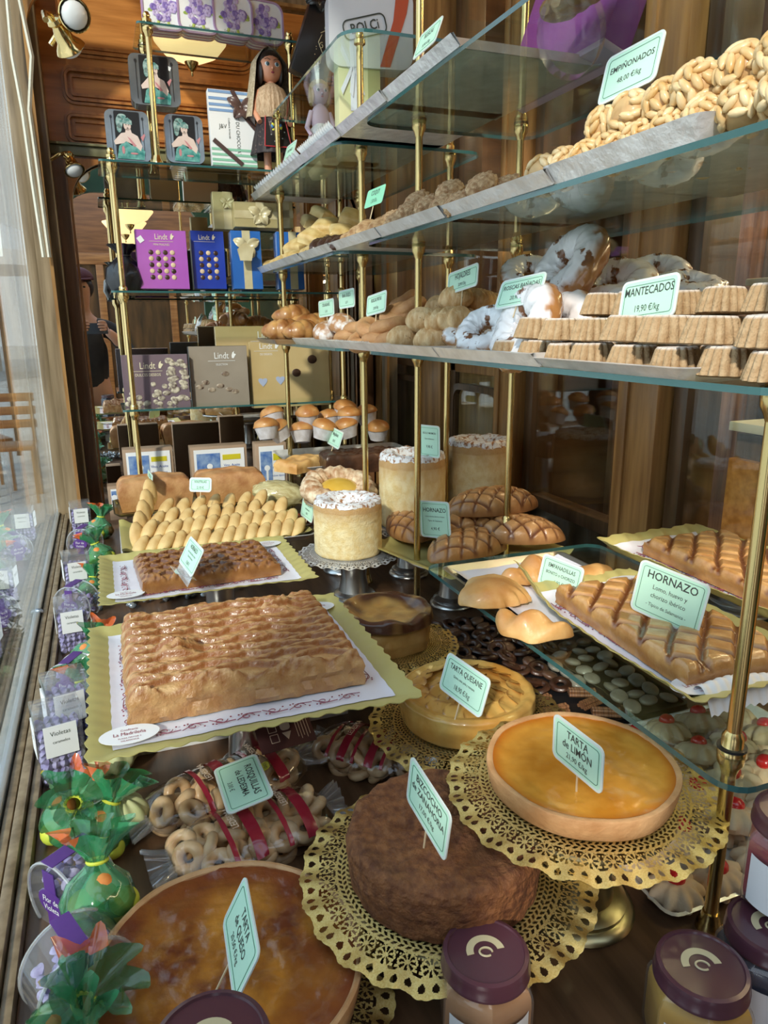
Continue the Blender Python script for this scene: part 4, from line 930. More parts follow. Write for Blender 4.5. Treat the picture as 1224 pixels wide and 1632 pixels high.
for x, y, rz, lb in ((-.095, 2.26, -.4, 'round-topped clear case of violet sweets nearest the mirror'), (-.105, 1.74, -.5, 'round-topped clear case of violet sweets beside the biscuit pile'), (-.098, 1.32, -.5, 'round-topped clear case of violet sweets beside the board of the largest pie'), (-.085, .775, -.9, 'round-topped clear case of violet sweets tilted beside the wooden deck gap'), (-.078, .655, .4, 'round-topped clear case of violet sweets closest to the cheese tart')):
    K.put((x, y, .0), (0, 0, rz), lb, None, 1.0 if y > 1 else 1.08)
M['cello'] = None
def cello(name):
    m, n, l, b = nodes(name); t = n.new('ShaderNodeTexCoord'); vo = n.new('ShaderNodeTexVoronoi'); vo.inputs['Scale'].default_value = 26; l.new(t.outputs['Object'], vo.inputs['Vector'])
    r = n.new('ShaderNodeValToRGB'); r.color_ramp.interpolation = 'CONSTANT'; e = r.color_ramp.elements; e[0].color = (.02, .16, .05, 1); e[0].position = 0; e[1].position = .34; e[1].color = (.04, .30, .12, 1)
    for p_, c in ((.55, (.10, .36, .18, 1)), (.70, (.72, .62, .04, 1)), (.80, (.03, .20, .08, 1)), (.88, (.80, .16, .03, 1))):
        q = e.new(p_); q.color = c
    sp = n.new('ShaderNodeSeparateColor'); l.new(vo.outputs['Color'], sp.inputs[0]); l.new(sp.outputs[0], r.inputs[0]); l.new(r.outputs[0], b.inputs['Base Color'])
    b.inputs['Roughness'].default_value = .12; b.inputs['Coat Weight'].default_value = .8; b.inputs['Alpha'].default_value = .72
    return m
M['cello'] = cello('fruit printed cellophane')
def mk_bundle():
    t = thing('sweet_bundle', '', 'sweet bundle')
    prof = [(.0, .0), (.020, .001), (.031, .012), (.034, .026), (.028, .042), (.014, .054), (.008, .060), (.012, .068), (.024, .082), (.033, .092)]
    obj('cellophane', lathe(prof, 72, lambda a, k: 1+(.04+.30*max(0, k-6)/3*.8)*math.sin(7*a+k)+.10*math.sin(13*a+2*k)*(k > 5)+.05*NZ(math.cos(a)*3, math.sin(a)*3, k*.4)), M['cello'], t)
    for k, (x, y, z, c) in enumerate(((.017, -.016, .024, 'o'), (-.018, -.014, .020, 'y'), (.0, .018, .028, 'y'), (-.010, .006, .040, 'o'))):
        obj('fruit_sweet', xf(ball(.014, .014, .013, 16, 12), (x, y, z)), M['fo'] if c == 'o' else M['fy'], t)
    obj('tie', xf(torus(.009, .0018, 20, 6), (0, 0, .060)), M['fy'], t)
    return t
M['fo'] = mat('orange sugar', (.75, .20, .03), (.85, .34, .10), sc=60, rough=.5); M['fy'] = mat('lemon sugar', (.72, .66, .05), (.60, .70, .08), sc=60, rough=.5)
K = Kind(mk_bundle)
for x, y, z, rz, tilt, s, lb in ((-.060, 2.40, 0, 1, .1, 1.2, 'green fruit-printed sweet bundle near the mirror corner'), (-.045, 2.10, 0, 2, -.2, 1.2, 'green fruit-printed sweet bundle beside the loaf tray'), (-.080, 1.83, 0, 2, .3, 1.0, 'green fruit-printed sweet bundle between two clear violet boxes'), (-.085, 1.44, 0, .5, .5, 1.15, 'green fruit-printed sweet bundle beside the darker lattice pie'), (-.075, 1.24, 0, 3, .3, 1.1, 'green fruit-printed sweet bundle against the largest pie board'), (-.100, .945, 0, 0, .55, 1.15, 'green fruit-printed sweet bundle leaning at the window sill'), (-.075, .875, .0, 1.7, .5, 1.2, 'green fruit-printed sweet bundle with orange and lemon, on the open deck'), (-.060, .715, .03, 2.4, .3, 1.15, 'green fruit-printed sweet bundle between the two violet cases'), (-.100, .595, 0, .9, .4, 1.2, 'green fruit-printed sweet bundle nearest the viewer by the sill'), (-.055, .575, .0, 2.9, -.3, 1.0, 'green fruit-printed sweet bundle against the cheese tart doily')):
    K.put((x, y, z), (tilt, .2, rz), lb, None, s)
def mk_pump():
    g = ball(.036, .036, .030, 60, 16, lambda x, y, z: 1+.05*math.cos(9*math.atan2(y, x)))
    return tag(obj('paper_purse', xf(g, (0, 0, .03)), mat('ribbed paper', (.50, .52, .24), (.62, .62, .36), sc=30, rough=.5)), '', 'paper bag')
K = Kind(mk_pump); K.put((-.040, 1.06, 0), 0, 'pale green ribbed paper sweet bag under the corner of the largest board'); K.put((-.030, .905, 0), 0, 'brownish ribbed paper sweet bag on the deck behind a sweet bundle', None, .9)
tag(obj('candy_heap', join(*[xf(ball(.010, .007, .006, 8, 6), (random.gauss(0, .10), random.gauss(0, .03), random.uniform(.006, .03)), (random.random()*3, random.random()*3, 0)) for _ in range(220)]), mat('blue foil sweet', (.20, .26, .34), (.70, .74, .78), sc=70, rough=.2, metal=.6), None, (.12, 1.79, 0)), 'heap of small silver-blue wrapped sweets behind the darker lattice pie', 'sweets', kind='stuff')
# ================================================================ pastry shelf (lowest of the upper three)
def ty(px, py, X=XF): return float(onX(px, py, X)[1])
def shelf_trays(z, breaks, labels, group, wd=.30, x0=XF-.012, drift=0.0, h=.018, mt='foil'):
    for k in range(len(breaks)-1):
        a, b = breaks[k+1], breaks[k]; L = b-a-.014
        metal_tray((x0+wd/2-drift*k, (a+b)/2, z), L, wd, labels[k], h, .012, group, mt=mt)
AZ = ZA+.004
bA = [ty(846, 575), ty(691, 565), ty(606, 556), ty(521, 548), ty(476, 545)]
yn = ty(1108, 612)
metal_tray((XF+.14, (yn+bA[0])/2, ZA), bA[0]-yn-.010, .30, 'long tray of stacked fluted shortbreads', .013, .012)
shelf_trays(ZA, bA, ['tray of white glazed rings', 'tray of flaky puff pastries on the pastry shelf', 'tray of plain fried rings', 'tray with the sugared round buns'], 'trays on the pastry shelf', wd=.26)
metal_tray((.60, 2.24, ZA), .24, .26, 'tray of croissants at the far end of the pastry shelf', .014, .012, mt='steel')
tag(obj('paper_sheet', surf(lambda u, v: ((u-.5)*.22, (v-.5)*.24, .012*sstep(.8, 1, abs(u-.5)*2)+.003*math.sin(v*120)*sstep(.8, 1, abs(u-.5)*2)), 20, 90), M['white'], None, (.640, (bA[2]+bA[3])/2-.02, ZA+.006)), 'white fluted paper under the plain fried rings', 'paper')
# fluted shortbreads
def mk_short():
    def d(a, k): return .86+.20*abs(math.cos(8*a+.3))**.7*(1 if k < 4 else .7)
    g = lathe([(0, 0), (.024, 0), (.0285, .0015), (.0275, .006), (.0235, .026), (.021, .029), (0, .0295)], 192, d)
    g = xf(g, sc=(1.16, .96, 1.0))
    return tag(obj('fluted_shortbread', g, P['shortbread'], bake_shade=[1.0*(v[2] > .0275) for v in g[0]]), '', 'shortbread')
K = Kind(mk_short)
zs = ZA+.003
for lvl, (xs, y0, n, dy, lb) in enumerate((((.576, .646, .716), .495, 8, .067, 'fluted shortbread in the bottom layer of the stack'), ((.578, .65), .515, 7, .065, 'fluted shortbread in the second layer of the stack'), ((.640, .71), .50, 6, .068, 'fluted shortbread in the third layer of the stack'))):
    for x in xs:
        for i in range(n if x < .6 or lvl else n-2): K.put((x+random.uniform(-.004, .004), y0+dy*i+random.uniform(-.004, .004), zs+.0305*lvl), (0, random.uniform(-.05, .05), random.uniform(-.6, .6)), lb, 'fluted shortbreads layer %d' % (lvl+1), random.uniform(.95, 1.04))
# glazed rings
def mk_gl():
    def d(a, b): return 1+.16*NZ(math.cos(a), math.sin(a), math.cos(b), 2.2)+.14*NZ(math.cos(a)*2, math.sin(a)*2, math.sin(b)*1.5, 3)
    g = torus(.040, .024, 72, 28, .85, d)
    # glaze covers the top and front; rim and underside stay bare nut dough
    g2 = [max(0, min(1, (.002+.012*sstep(.040, .056, math.hypot(v[0], v[1]))-v[2])/.006+1.5*NZ(*v, 60))) for v in g[0]]
    return tag(obj('glazed_ring', g, P['glaze'], bake_shade=g2), '', 'pastry')
K = Kind(mk_gl)
def gring(px, py, X, rot, s, lb): p = onX(px, py, X); K.put(p, rot, lb, None, s)
gring(838, 522, .60, (.2, -1.15, -.25), 1.12, 'large white glazed ring standing on edge, facing the window')
gring(775, 528, .60, (.3, -.75, .1), .85, 'white glazed ring at the front left of its tray')
gring(745, 532, .62, (.2, -.5, .5), .72, 'small white glazed ring at the very front of its tray')
gring(895, 520, .66, (.1, -1.2, .1), .95, 'white glazed ring just behind the largest upright one')
gring(905, 430, .70, (-.5, -.9, .55), 1.20, 'white glazed ring on top of the heap showing its brown side')
gring(950, 500, .72, (.1, -.6, .2), 1.0, 'white glazed ring in the middle of the heap, low')
gring(975, 458, .76, (.2, -.5, .2), 1.1, 'white glazed ring in the middle of the heap behind the price card')
gring(1045, 440, .84, (.2, -.5, .4), .85, 'white glazed ring behind the card for shortbreads, highest part')
gring(1100, 460, .84, (.1, -.3, .9), .85, 'white glazed ring behind the card for shortbreads, to its right')
gring(845, 440, .76, (.2, -.6, .8), .9, 'white glazed ring at the back left of the heap')
gring(885, 560, .72, (0, -.2, .8), .9, 'white glazed ring low behind the front ones, by the shortbreads')
# flaky puffs
def mk_puff():
    def f(u, v):
        s = -1+2*u; a = 2*PI*v; r = .022*(1+.26*abs(math.sin(7*s+.4*math.cos(a))))*max(0, 1-abs(s)**5)**.5; cr = .05*s
        return (cr, r*math.cos(a)*1.15-.012*s*s, .021+r*math.sin(a)*(.9 if math.sin(a) > 0 else .75)+.003*math.sin(30*s+3*a)*max(0, math.sin(a)))
    g = surf(f, 70, 26, wv=True)
    return tag(obj('flaky_puff', g, P['puff']), '', 'pastry')
K = Kind(mk_puff)
for i, (px, py, X, rz, lb) in enumerate(((640, 540, .585, 1.3, 'flaky puff lying lowest at the front of its tray, left'), (688, 545, .585, 1.5, 'flaky puff lying lowest at the front of its tray, right'), (672, 512, .60, 1.0, 'flaky puff in the second layer with folded side, left'), (712, 512, .60, 1.9, 'flaky puff in the second layer with folded side, right'), (724, 478, .66, 1.2, 'flaky puff on top of the heap under its price card'), (765, 482, .72, .6, 'dark-bottomed sugared puff at the back of the heap'), (700, 492, .70, .9, 'flaky puff at the back left of the heap'), (745, 512, .68, .3, 'flaky puff half behind the white glazed rings'))):
    p = onX(px, py, X); K.put((p[0], p[1], max(p[2]-.022, ZA+.003)), (0, .1, rz), lb, None, 1.0)
def mk_fr(): return tag(obj('fried_ring', torus(.028, .019, 32, 14, .85, lambda a, b: 1+.06*math.sin(4*a)), P['fried']), '', 'pastry')
K = Kind(mk_fr)
for px, py, X in ((560, 538, .60), (583, 542, .585), (608, 541, .585), (625, 540, .60), (598, 523, .60), (620, 522, .60), (575, 522, .62), (635, 500, .64), (650, 492, .66), (645, 480, .72), (665, 500, .70)):
    p = onX(px, py, X); K.put(p, (random.uniform(-.4, .4), random.uniform(-.5, 0), 0), 'plain brown fried ring in the heap beside the flaky puffs', 'plain fried rings', 1.0)
def mk_sb(): 
    g = ball(.060, .038, .030, 28, 16, lambda x, y, z: 1+.04*NZ(x, y, z, 3), flat=.5)
    return tag(obj('sugared_bun', g, mat('sugared bun', (.46, .22, .09), (.84, .78, .76), sc=40, rough=.6, bump=.5, lo=.45, hi=.62)), '', 'bun')
K = Kind(mk_sb)
for k, (px, py, X, rz, lb) in enumerate(((520, 530, .60, 1.2, 'sugared round bun at the front of its tray'), (545, 518, .62, 1.5, 'sugared round bun on top of the other buns'), (530, 520, .70, 1.0, 'sugared round bun at the back of its tray'))):
    p = onX(px, py, X); K.put((p[0], p[1], max(p[2], ZA+.02)), (0, -.2, rz), lb, None, 1.0)
def mk_cro():
    def f(u, v):
        s = -1+2*u; a = 2*PI*v; th = s*1.35; r = .034*(1-abs(s)**1.8)**.8*(1+.12*abs(math.sin(10*s)))+.002
        R = .055; cx, cy = R*math.sin(th), -R*math.cos(th)+R; nx_, ny_ = math.sin(th), -math.cos(th)
        return (cx+nx_*r*math.cos(a), cy+ny_*r*math.cos(a), .03+r*math.sin(a)*.9)
    return tag(obj('croissant', surf(f, 90, 22, wv=True), P['crois']), '', 'croissant')
K = Kind(mk_cro)
for px, py, Y, rz, lb in ((455, 528, 2.20, .2, 'croissant at the front left of the croissant tray'), (492, 520, 2.25, -.4, 'croissant lying on another, half behind the price cards'), (485, 532, 2.16, .8, 'croissant low at the right of its tray'), (470, 505, 2.31, .5, 'croissant at the back of its tray'), (520, 515, 2.30, 0, 'croissant farthest back beside the sugared buns')):
    p = onY(px, py, Y); K.put((p[0], Y, max(float(p[2])-.03, ZA+.002)), (0, 0, rz), lb, None, 1.05)
# ================================================================ second shelf: biscuits
bB = [ty(866, 290), ty(702, 330), ty(604, 365), ty(533, 388), ty(487, 405), ty(425, 425)]
yn = ty(1142, 195)
metal_tray((XF+.14, (yn+bB[0])/2, ZB), bB[0]-yn-.010, .30, 'long tray of pine-nut balls on the second shelf', .022, .012)
shelf_trays(ZB, bB, ['tray with a few flat biscuits next to the pine-nut balls', 'tray of crumbly almond biscuits', 'tray of chequered cookies', 'tray of dark chocolate cookies and square puffs', 'tray of pale sugared pastries at the far end'], 'trays on the second shelf', wd=.27, drift=.004)
def mk_pine():
    t = thing('pine_nut_ball', '', 'sweet')
    obj('core', ball(.0215, .0215, .0195, 16, 12, flat=.85), P['honey'], t)
    g = []; n = 46
    for i in range(n):
        z = 1-(i+.5)*1.72/n; a = i*2.39996; r = math.sqrt(max(0, 1-z*z)); nrm = Vector((r*math.cos(a), r*math.sin(a), z))
        e = nrm.to_track_quat('Z', 'Y').to_euler()
        nut = xf(ball(.0042, .0098, .0038, 8, 8, lambda x, y, z: 1-.18*max(0, y)), (0, 0, 0), (0, 0, random.uniform(0, PI)))
        g.append(xf(nut, tuple(nrm*.0225*.97), tuple(e)))
    obj('pine_nuts', join(*g), P['nut'], t); return t
K = Kind(mk_pine); zb = ZB+.022
for i in range(9): K.put((.562, .51+.046*i, zb), (.2*i, .3, i), 'pine-nut covered ball in the front row', 'pine-nut balls in the front row', random.uniform(.95, 1.1))
for i in range(6): K.put((.575+.006*(i % 2), .53+.050*i, zb+.036), (.5*i, .1*i, i*2), 'pine-nut covered ball in the upper row of the pile', 'pine-nut balls in the upper row', random.uniform(1.0, 1.14))
for i in range(8): K.put((.620, .50+.052*i, zb+.004), (.3*i, 0, i), 'pine-nut covered ball in the row behind', 'pine-nut balls in the row behind', 1.05)
for i in range(5): K.put((.680, .50+.056*i, zb+.003), (.3*i, 0, i), 'pine-nut covered ball in the farthest row of its tray', 'pine-nut balls in the farthest row', 1.05)
def pile(K, y0, y1, xs, z, n, rot, lb, grp, s=1.0, heap=.3):
    for x in xs:
        for i in range(n):
            q = i/(n-1) if n > 1 else .5
            K.put((x+random.uniform(-.005, .005), y0+(y1-y0)*q, z+heap*(.03-.03*abs(2*q-1))+random.uniform(0, .003)), (rot[0]+random.uniform(-.2, .2), rot[1]+random.uniform(-.15, .15), rot[2]+random.uniform(-.3, .3)), lb, grp, s*random.uniform(.92, 1.08))
def mk_crumb(): return tag(obj('almond_biscuit', ball(.026, .019, .015, 28, 18, lambda x, y, z: 1+.16*NZ(x, y, z, 7)+.08*NZ(x, y, z, 15)), P['crumb']), '', 'biscuit')
def mk_sesame(): return tag(obj('chequered_cookie', ball(.028, .022, .012, 20, 14, lambda x, y, z: 1+.07*NZ(x, y, z, 5)), mat('nutty cookie', (.30, .15, .06), (.62, .42, .22), sc=80, rough=.7, bump=.7)), '', 'cookie')
def mk_dark(): return tag(obj('chocolate_cookie', ball(.030, .017, .012, 22, 14, lambda x, y, z: 1+.12*NZ(x, y, z, 7)), P['choc']), '', 'cookie')
def mk_sq():
    g, b = slab(.062, .062, .026, lambda x, y: (.006*math.cos(x*50)*math.cos(y*50), 0), 20, 20, .3, .001, .006)
    return tag(obj('square_puff', g, mat('yellow puff', (.56, .36, .12), (.80, .62, .30), sc=26, rough=.35, coat=.3, bump=.4)), '', 'pastry')
Ka, Ks, Kd, Kq = Kind(mk_crumb), Kind(mk_sesame), Kind(mk_dark), Kind(mk_sq)
z0 = ZB+.018
pile(Ka, bB[2]+.03, bB[1]-.03, (.56, .60, .65), z0, 6, (.2, -.5, .2), 'crumbly almond biscuit in the heap on the second shelf', 'crumbly almond biscuits', 1.1, .7)
pile(Ka, bB[2]+.04, bB[1]-.05, (.585, .63), z0+.024, 4, (.2, -.5, .2), 'crumbly almond biscuit on top of the heap on the second shelf', 'top almond biscuits', 1.1, .7)
pile(Ks, bB[1]+.02, bB[0]-.10, (.60, .66), z0, 4, (0, -.3, .2), 'flat nutty biscuit in the tray nearest the pine-nut balls', 'flat nutty biscuits', 1.0, .2)
pile(Ks, bB[3]+.03, bB[2]-.03, (.555, .60), z0, 6, (.1, -.6, .4), 'light nutty cookie behind the handwritten green note', 'light nutty cookies', 1.05, .5)
pile(Kd, bB[4]+.03, bB[3]-.03, (.545, .585), z0, 6, (.1, -.6, .8), 'dark chocolate cookie in the row beside the yellow squares', 'dark chocolate cookies', 1.1, .4)
for k, (px, py, X) in enumerate(((478, 392, .585), (500, 378, .60), (520, 362, .64), (560, 348, .70), (545, 372, .66), (497, 358, .66), (555, 360, .76), (515, 345, .68))):
    p = onX(px, py, X); Kq.put((p[0], p[1], max(p[2]-.012, z0-.012)), (.3*(k % 2), -.35, .5+.2*k), 'yellow glazed square puff piled behind the dark cookies', 'yellow square puffs', 1.1)
pile(Kq, bB[5]+.05, bB[4]-.03, (.56, .62), z0-.01, 4, (0, -.2, .3), 'pale sugared square pastry at the far end of the second shelf', 'pale sugared squares', 1.0, .2)
# ================================================================ third shelf: fried sticks
bC = [.475, ty(840, 15), ty(612, 160), ty(540, 212), ty(486, 262), ty(410, 308)]
bC = sorted(bC, reverse=True); bC = [ty(722, 72), ty(612, 162), ty(541, 215), ty(487, 258), ty(415, 305)]
shelf_trays(ZC, bC, ['tray of dark fried sticks high up on the third shelf', 'empty-looking tray in front of the pale yellow box', 'tray of long fried sticks on fluted white paper', 'tray with fluted paper at the far end of the third shelf'], 'trays on the third shelf', wd=.27, drift=.004)
def mk_stick():
    return tag(obj('fried_stick', tube([(-.062+.0155*i, .003*math.sin(i*1.2), .003*math.cos(i)) for i in range(9)], [.007, .0135, .0145, .0135, .0145, .0135, .014, .012, .006], 12), mat('fried stick', (.42, .17, .05), (.64, .34, .13), sc=50, rough=.45, bump=.6, coat=.2)), '', 'pastry')
K = Kind(mk_stick)
for i in range(8): K.put((.66+.012*(i % 3), bC[1]+.02+.034*i, ZC+.032+.012*(i % 2)), (0, -.32, .45+random.uniform(-.15, .15)), 'thick fried stick in the tray high up near the purple box', 'upper fried sticks', 1.05)
for i in range(5): K.put((.70, bC[0]-.17+.030*i, ZC+.062), (0, -.35, .5+random.uniform(-.15, .15)), 'thick fried stick on top of the others near the purple box', 'topmost fried sticks', 1.05)
yC = (bC[2]+bC[3])/2
for i in range(6): K.put((.60, bC[3]+.03+.034*i, ZC+.032+.010*(i % 2)), (0, -.35, .25+random.uniform(-.12, .12)), 'long fried stick on white fluted paper before the pale yellow box', 'fried sticks before the pale yellow box', 1.1)
for i in range(6): K.put((.59, bC[4]+.04+.030*i, ZC+.026), (0, -.15, .25+random.uniform(-.12, .12)), 'short fried stick at the far end of the third shelf', 'fried sticks at the far end', .9)
for k, (a, b, lb) in enumerate(((bC[3], bC[2], 'white fluted paper under the long fried sticks'), (bC[4], bC[3], 'white fluted paper at the far end of the third shelf'))):
    tag(obj('paper_sheet', surf(lambda u, v: ((u-.5)*.25-.012, (v-.5)*(b-a)*.97, .006+.024*sstep(.80, 1, abs(u-.5)*2)+.004*math.sin(v*110)*sstep(.75, 1, abs(u-.5)*2)), 24, 110), M['white'], None, (.652, (a+b)/2, ZC+.004)), lb, 'paper')
# ================================================================ price cards
def L2(a, b, s1=.0115, s2=.0095, d=.010): return [(a, s1, d, .008), (b, s2, -d, 0)]
price_card((.069, .559, .115), -.03, .45, -.05, .088, .052, [('TARTA', .0125, .013, .008), ('de QUESO', .0125, .0, .008), ('20,50 €/kg', .009, -.013, 0)], 'mint price card reading tarta de queso, stuck in the cheese tart', pick=.045)
price_card((.264, .574, .189), .05, .02, -.16, .084, .055, [('BIZCOCHO', .0125, .014, .008), ('de ZANAHORIA', .0115, .001, .008), ('17,00 €/kg', .009, -.013, 0)], 'mint price card reading bizcocho de zanahoria in the carrot cake', pick=.03)
price_card((.425, .553, .225), .06, -.02, .0, .075, .048, [('TARTA', .0125, .012, .008), ('de LIMÓN', .0125, .0, .008), ('21,90 €/kg', .009, -.012, 0)], 'mint price card reading tarta de limón in the lemon tart', pick=.028)
price_card((.423, .805, .180), .14, .30, .0, .095, .050, [('TARTA QUESANE', .0110, .012, .008), ('Queso, nata, piña y manzana', .0050, .001, 0), ('18,90 €/kg', .010, -.012, 0)], 'mint price card reading tarta quesane in the apple tart', pick=.035)
price_card((.683, .717, .300), .38, .0, -.15, .094, .072, [('HORNAZO', .0165, .022, .010), ('Lomo, huevo y', .0095, .006, 0), ('chorizo ibérico', .0095, -.006, 0), ('- Típico de Salamanca -', .0072, -.020, 0)], 'large mint card reading hornazo over the long pillow-lattice pie', pick=.035)
price_card((.672, .949, .255), .26, .20, -.05, .082, .050, [('EMPANADILLAS', .0095, .012, .006), ('BONITO o CHORIZO', .0075, .0, .004), ('1,90 €', .009, -.013, 0)], 'mint card reading empanadillas, half hidden by a gold board corner', pick=.03)
price_card((.674, 1.441, .228), .66, -.05, .06, .072, .082, [('HORNAZO', .0135, .022, .01), ('Lomo, chorizo ibérico y huevo', .0046, .007, 0), ('Típico de Salamanca', .0052, -.003, 0), ('4,90 €', .010, -.022, 0)], 'tall mint card reading hornazo in the pile of turnovers', pick=.03)
price_card((.745, 1.63, .375), .35, .0, .03, .068, .075, [('BOLLO MAIMÓN', .0070, .020, .004), ('Típico de Salamanca', .0048, .006, 0), ('9,90 €', .010, -.014, 0)], 'mint card reading bollo maimón on the middle sponge tower', pick=.03)
price_card((.645, 1.27, .738), -.02, .11, .10, .120, .036, L2('HOJALDRES', '20,90 €/kg', .0140, .0085, .008), 'mint card reading hojaldres over the flaky puffs', pick=.05)
price_card((.600, .99, .705), .20, .45, .12, .088, .044, L2('ROSCAS BAÑADAS', '20,90 €/kg', .0102, .0095, .009), 'mint card reading roscas bañadas among the white glazed rings', pick=.02)
price_card((.600, .708, .685), .03, .18, .09, .086, .044, L2('MANTECADOS', '19,90 €/kg', .0135, .011, .010), 'mint card reading mantecados over the fluted shortbreads', pick=.02)
price_card((.620, 2.076, .703), .08, .0, .05, .115, .042, L2('CRUASANES', '1,25 €', .0125, .009, .009), 'mint card reading cruasanes near the croissants', pick=.04)
price_card((.620, 1.887, .723), .05, .0, .04, .108, .042, L2('Bollo SUIZO', '1,25 €', .0135, .009, .009), 'mint card reading bollo suizo over the sugared buns', pick=.06)
price_card((.600, 1.611, .703), -.02, .11, .08, .125, .042, L2('ROSCAS FRITAS', '23,90 €/kg', .0115, .009, .009), 'mint card reading roscas fritas over the fried rings', pick=.05)
price_card((.600, 1.613, .930), .05, .28, .0, .100, .040, L2('COQUY', '1,50 €/u', .0150, .012, .009), 'handwritten green note on a stick above the light cookies', pick=.035, card='mint2', border=False)
price_card((.590, 1.313, 1.142), .01, .38, .03, .088, .042, L2('ROSCAS', '19,90 €/kg', .0120, .009, .009), 'yellowish-lit price card at the start of the third shelf tray', pick=.05)
price_card((.600, .768, .940), .13, .32, .10, .080, .054, L2('EMPIÑONADOS', '48,00 €/kg', .0105, .0095, .008), 'mint card reading empiñonados over the pine-nut balls', pick=.02)
price_card((.102, 2.18, .225), .06, .13, .0, .10, .036, L2('BIZCOCHO', '9,90 €', .012, .010, .008), 'small mint card stuck in the left sponge loaf', pick=.03)
price_card((.222, 1.98, .238), .85, .25, .05, .065, .034, L2('SOLETILLAS', '2,10 €', .0085, .010, .008), 'handwritten mint card lying on top of the finger biscuits', pick=.02)
price_card((.632, 2.06, .330), -.04, .33, .0, .13, .048, L2('Magdalenas', '0,90 €', .015, .012, .010), 'mint card in front of the muffins', pick=.06)
price_card((.498, 1.90, .160), .04, .20, .0, .10, .050, [('TARTALETAS', .0100, .012, .006), ('de frambuesa', .008, .0, 0), ('1,80 €', .009, -.012, 0)], 'mint card beside the nearest sponge tower and the tartlets', pick=.03)
hl = price_card((.131, 1.419, .215), .11, .50, .0, .108, .054, [('HORNAZO', .0125, .015, .008), ('Lomo, chorizo ibérico y huevo', .0055, .004, 0), ('Típico de Salamanca', .0055, -.004, 0), ('15,00 €', .0095, -.016, 0)], 'mint card reading hornazo in a clear stand on the darker lattice pie', pick=0)
obj('clear_stand', join(xf(box(.104, .001, .05, 0), (0, .002, -.05)), xf(box(.05, .045, .0012, 0), (0, .0, -.038))), M['acrylr'], hl)
price_card((.585, 2.30, 1.150), .08, .33, .05, .085, .060, L2('PESTIÑOS', '21,50 €/kg', .012, .010, .010), 'mint card at the far end of the third shelf, before the doll', pick=.03)
# ================================================================ boxes on the end rack
def carton(name, px0, px1, pyt, pyb, Y, d, m, label, cat='box', lean=.06, bev=.002, side=None, rz=0):
    a, b = onY(px0, pyt, Y), onY(px1, pyb, Y); w, h = float(b[0]-a[0]), float(a[2]-b[2])
    t = thing(name, label, cat, ((a[0]+b[0])/2, Y, b[2]), rot=(-lean, 0, rz))
    obj('carton', xf(box(w, d, h, bev), (0, d/2, 0)), side or m, t)
    obj('front', xf(box(w-.002, .001, h-.002, 0), (0, -.0008, .001)), m, t)
    return t, w, h
def fr(g, x, z): return xf(upright(g), (x, -.0022, z))
M['goldtxt'] = mat('pale gold lettering', (.85, .76, .55), rough=.35); M['whitetxt'] = mat('white lettering', (.88, .88, .88), rough=.5)
def brand(t, x, z, s, m='whitetxt', sub=None, s2=.008):
    g = [fr(text('Lindt', s, .0, .8), x, z), fr(xf(box(s*3.0, s*.04, .0004), (0, -s*.55, 0)), x, z)]
    g.append(fr(join(xf(prism([(-.2*s, -.3*s), (.0, -.35*s), (.15*s, -.1*s), (.3*s, .1*s), (.05*s, .2*s), (.1*s, .45*s), (-.1*s, .3*s), (-.2*s, .0)], .0004), (s*1.35, .05*s, 0))), x, z))
    if sub: g.append(fr(text(sub, s2), x, z-s*.95))
    obj('lettering', join(*g), M[m], t, smooth=False)
random.seed(11)
mv = mat('mauve box', (.17, .12, .15), (.22, .16, .19), sc=6, rough=.2, coat=.7)
t, w, h = carton('chocolate_box', 192, 305, 566, 652, 2.47, .03, mv, 'dark mauve chocolate box, leftmost on the lowest tier of the end rack')
brand(t, -w*.12, h*.80, .030, 'goldtxt', 'DULCES DESEOS', .0125)
obj('picture', join(*[fr(xf(ball(.008+.006*random.random(), .008, .0012, 10, 6), sc=(1, 1, 1)), x, z) for x, z in [(random.uniform(-.45, .45)*w, (.12+.5*random.random()**2)*h) for _ in range(36)]+[(random.uniform(.18, .46)*w, random.uniform(.3, .9)*h) for _ in range(26)]]), mat('praline print', (.12, .08, .07), (.70, .62, .48), sc=90, rough=.4), t)
gb_ = mat('grey beige box', (.30, .25, .20), (.38, .32, .26), sc=5, rough=.2, coat=.7)
t, w, h = carton('chocolate_box', 300, 399, 552, 648, 2.50, .03, gb_, 'grey-beige chocolate box with pralines, middle of the lowest tier', side=M['black'])
brand(t, w*.05, h*.84, .030, 'whitetxt', 'SELECTION', .009)
obj('picture', join(*[fr(ball(.013, .008, .0015, 12, 6), x*w, z*h) for x, z in ((-.35, .35), (-.15, .30), (0, .36), (.15, .30), (.25, .26), (.1, .55), (-.25, .42))]), mat('praline print 2', (.07, .03, .02), (.50, .40, .30), sc=60, rough=.3), t)
gg = mat('gold box', (.56, .40, .18), (.66, .50, .26), sc=5, rough=.22, coat=.7)
t, w, h = carton('chocolate_box', 343, 470, 520, 640, 2.585, .028, gg, 'tall gold chocolate box behind, between the grey one and the croissants')
brand(t, w*.15, h*.88, .036, 'whitetxt')
t, w, h = carton('chocolate_box', 398, 527, 545, 645, 2.525, .03, gg, 'wide gold chocolate box with hearts and pralines, largest of the lowest tier')
brand(t, -w*.3, h*.93, .028, 'whitetxt', 'DE DESEOS', .010)
obj('picture', join(*[fr(g, x*w, z*h) for g, x, z in ((ball(.017, .015, .002, 16, 6), .28, .72), (ball(.016, .014, .002, 16, 6), .07, .52))]), P['choc'], t)
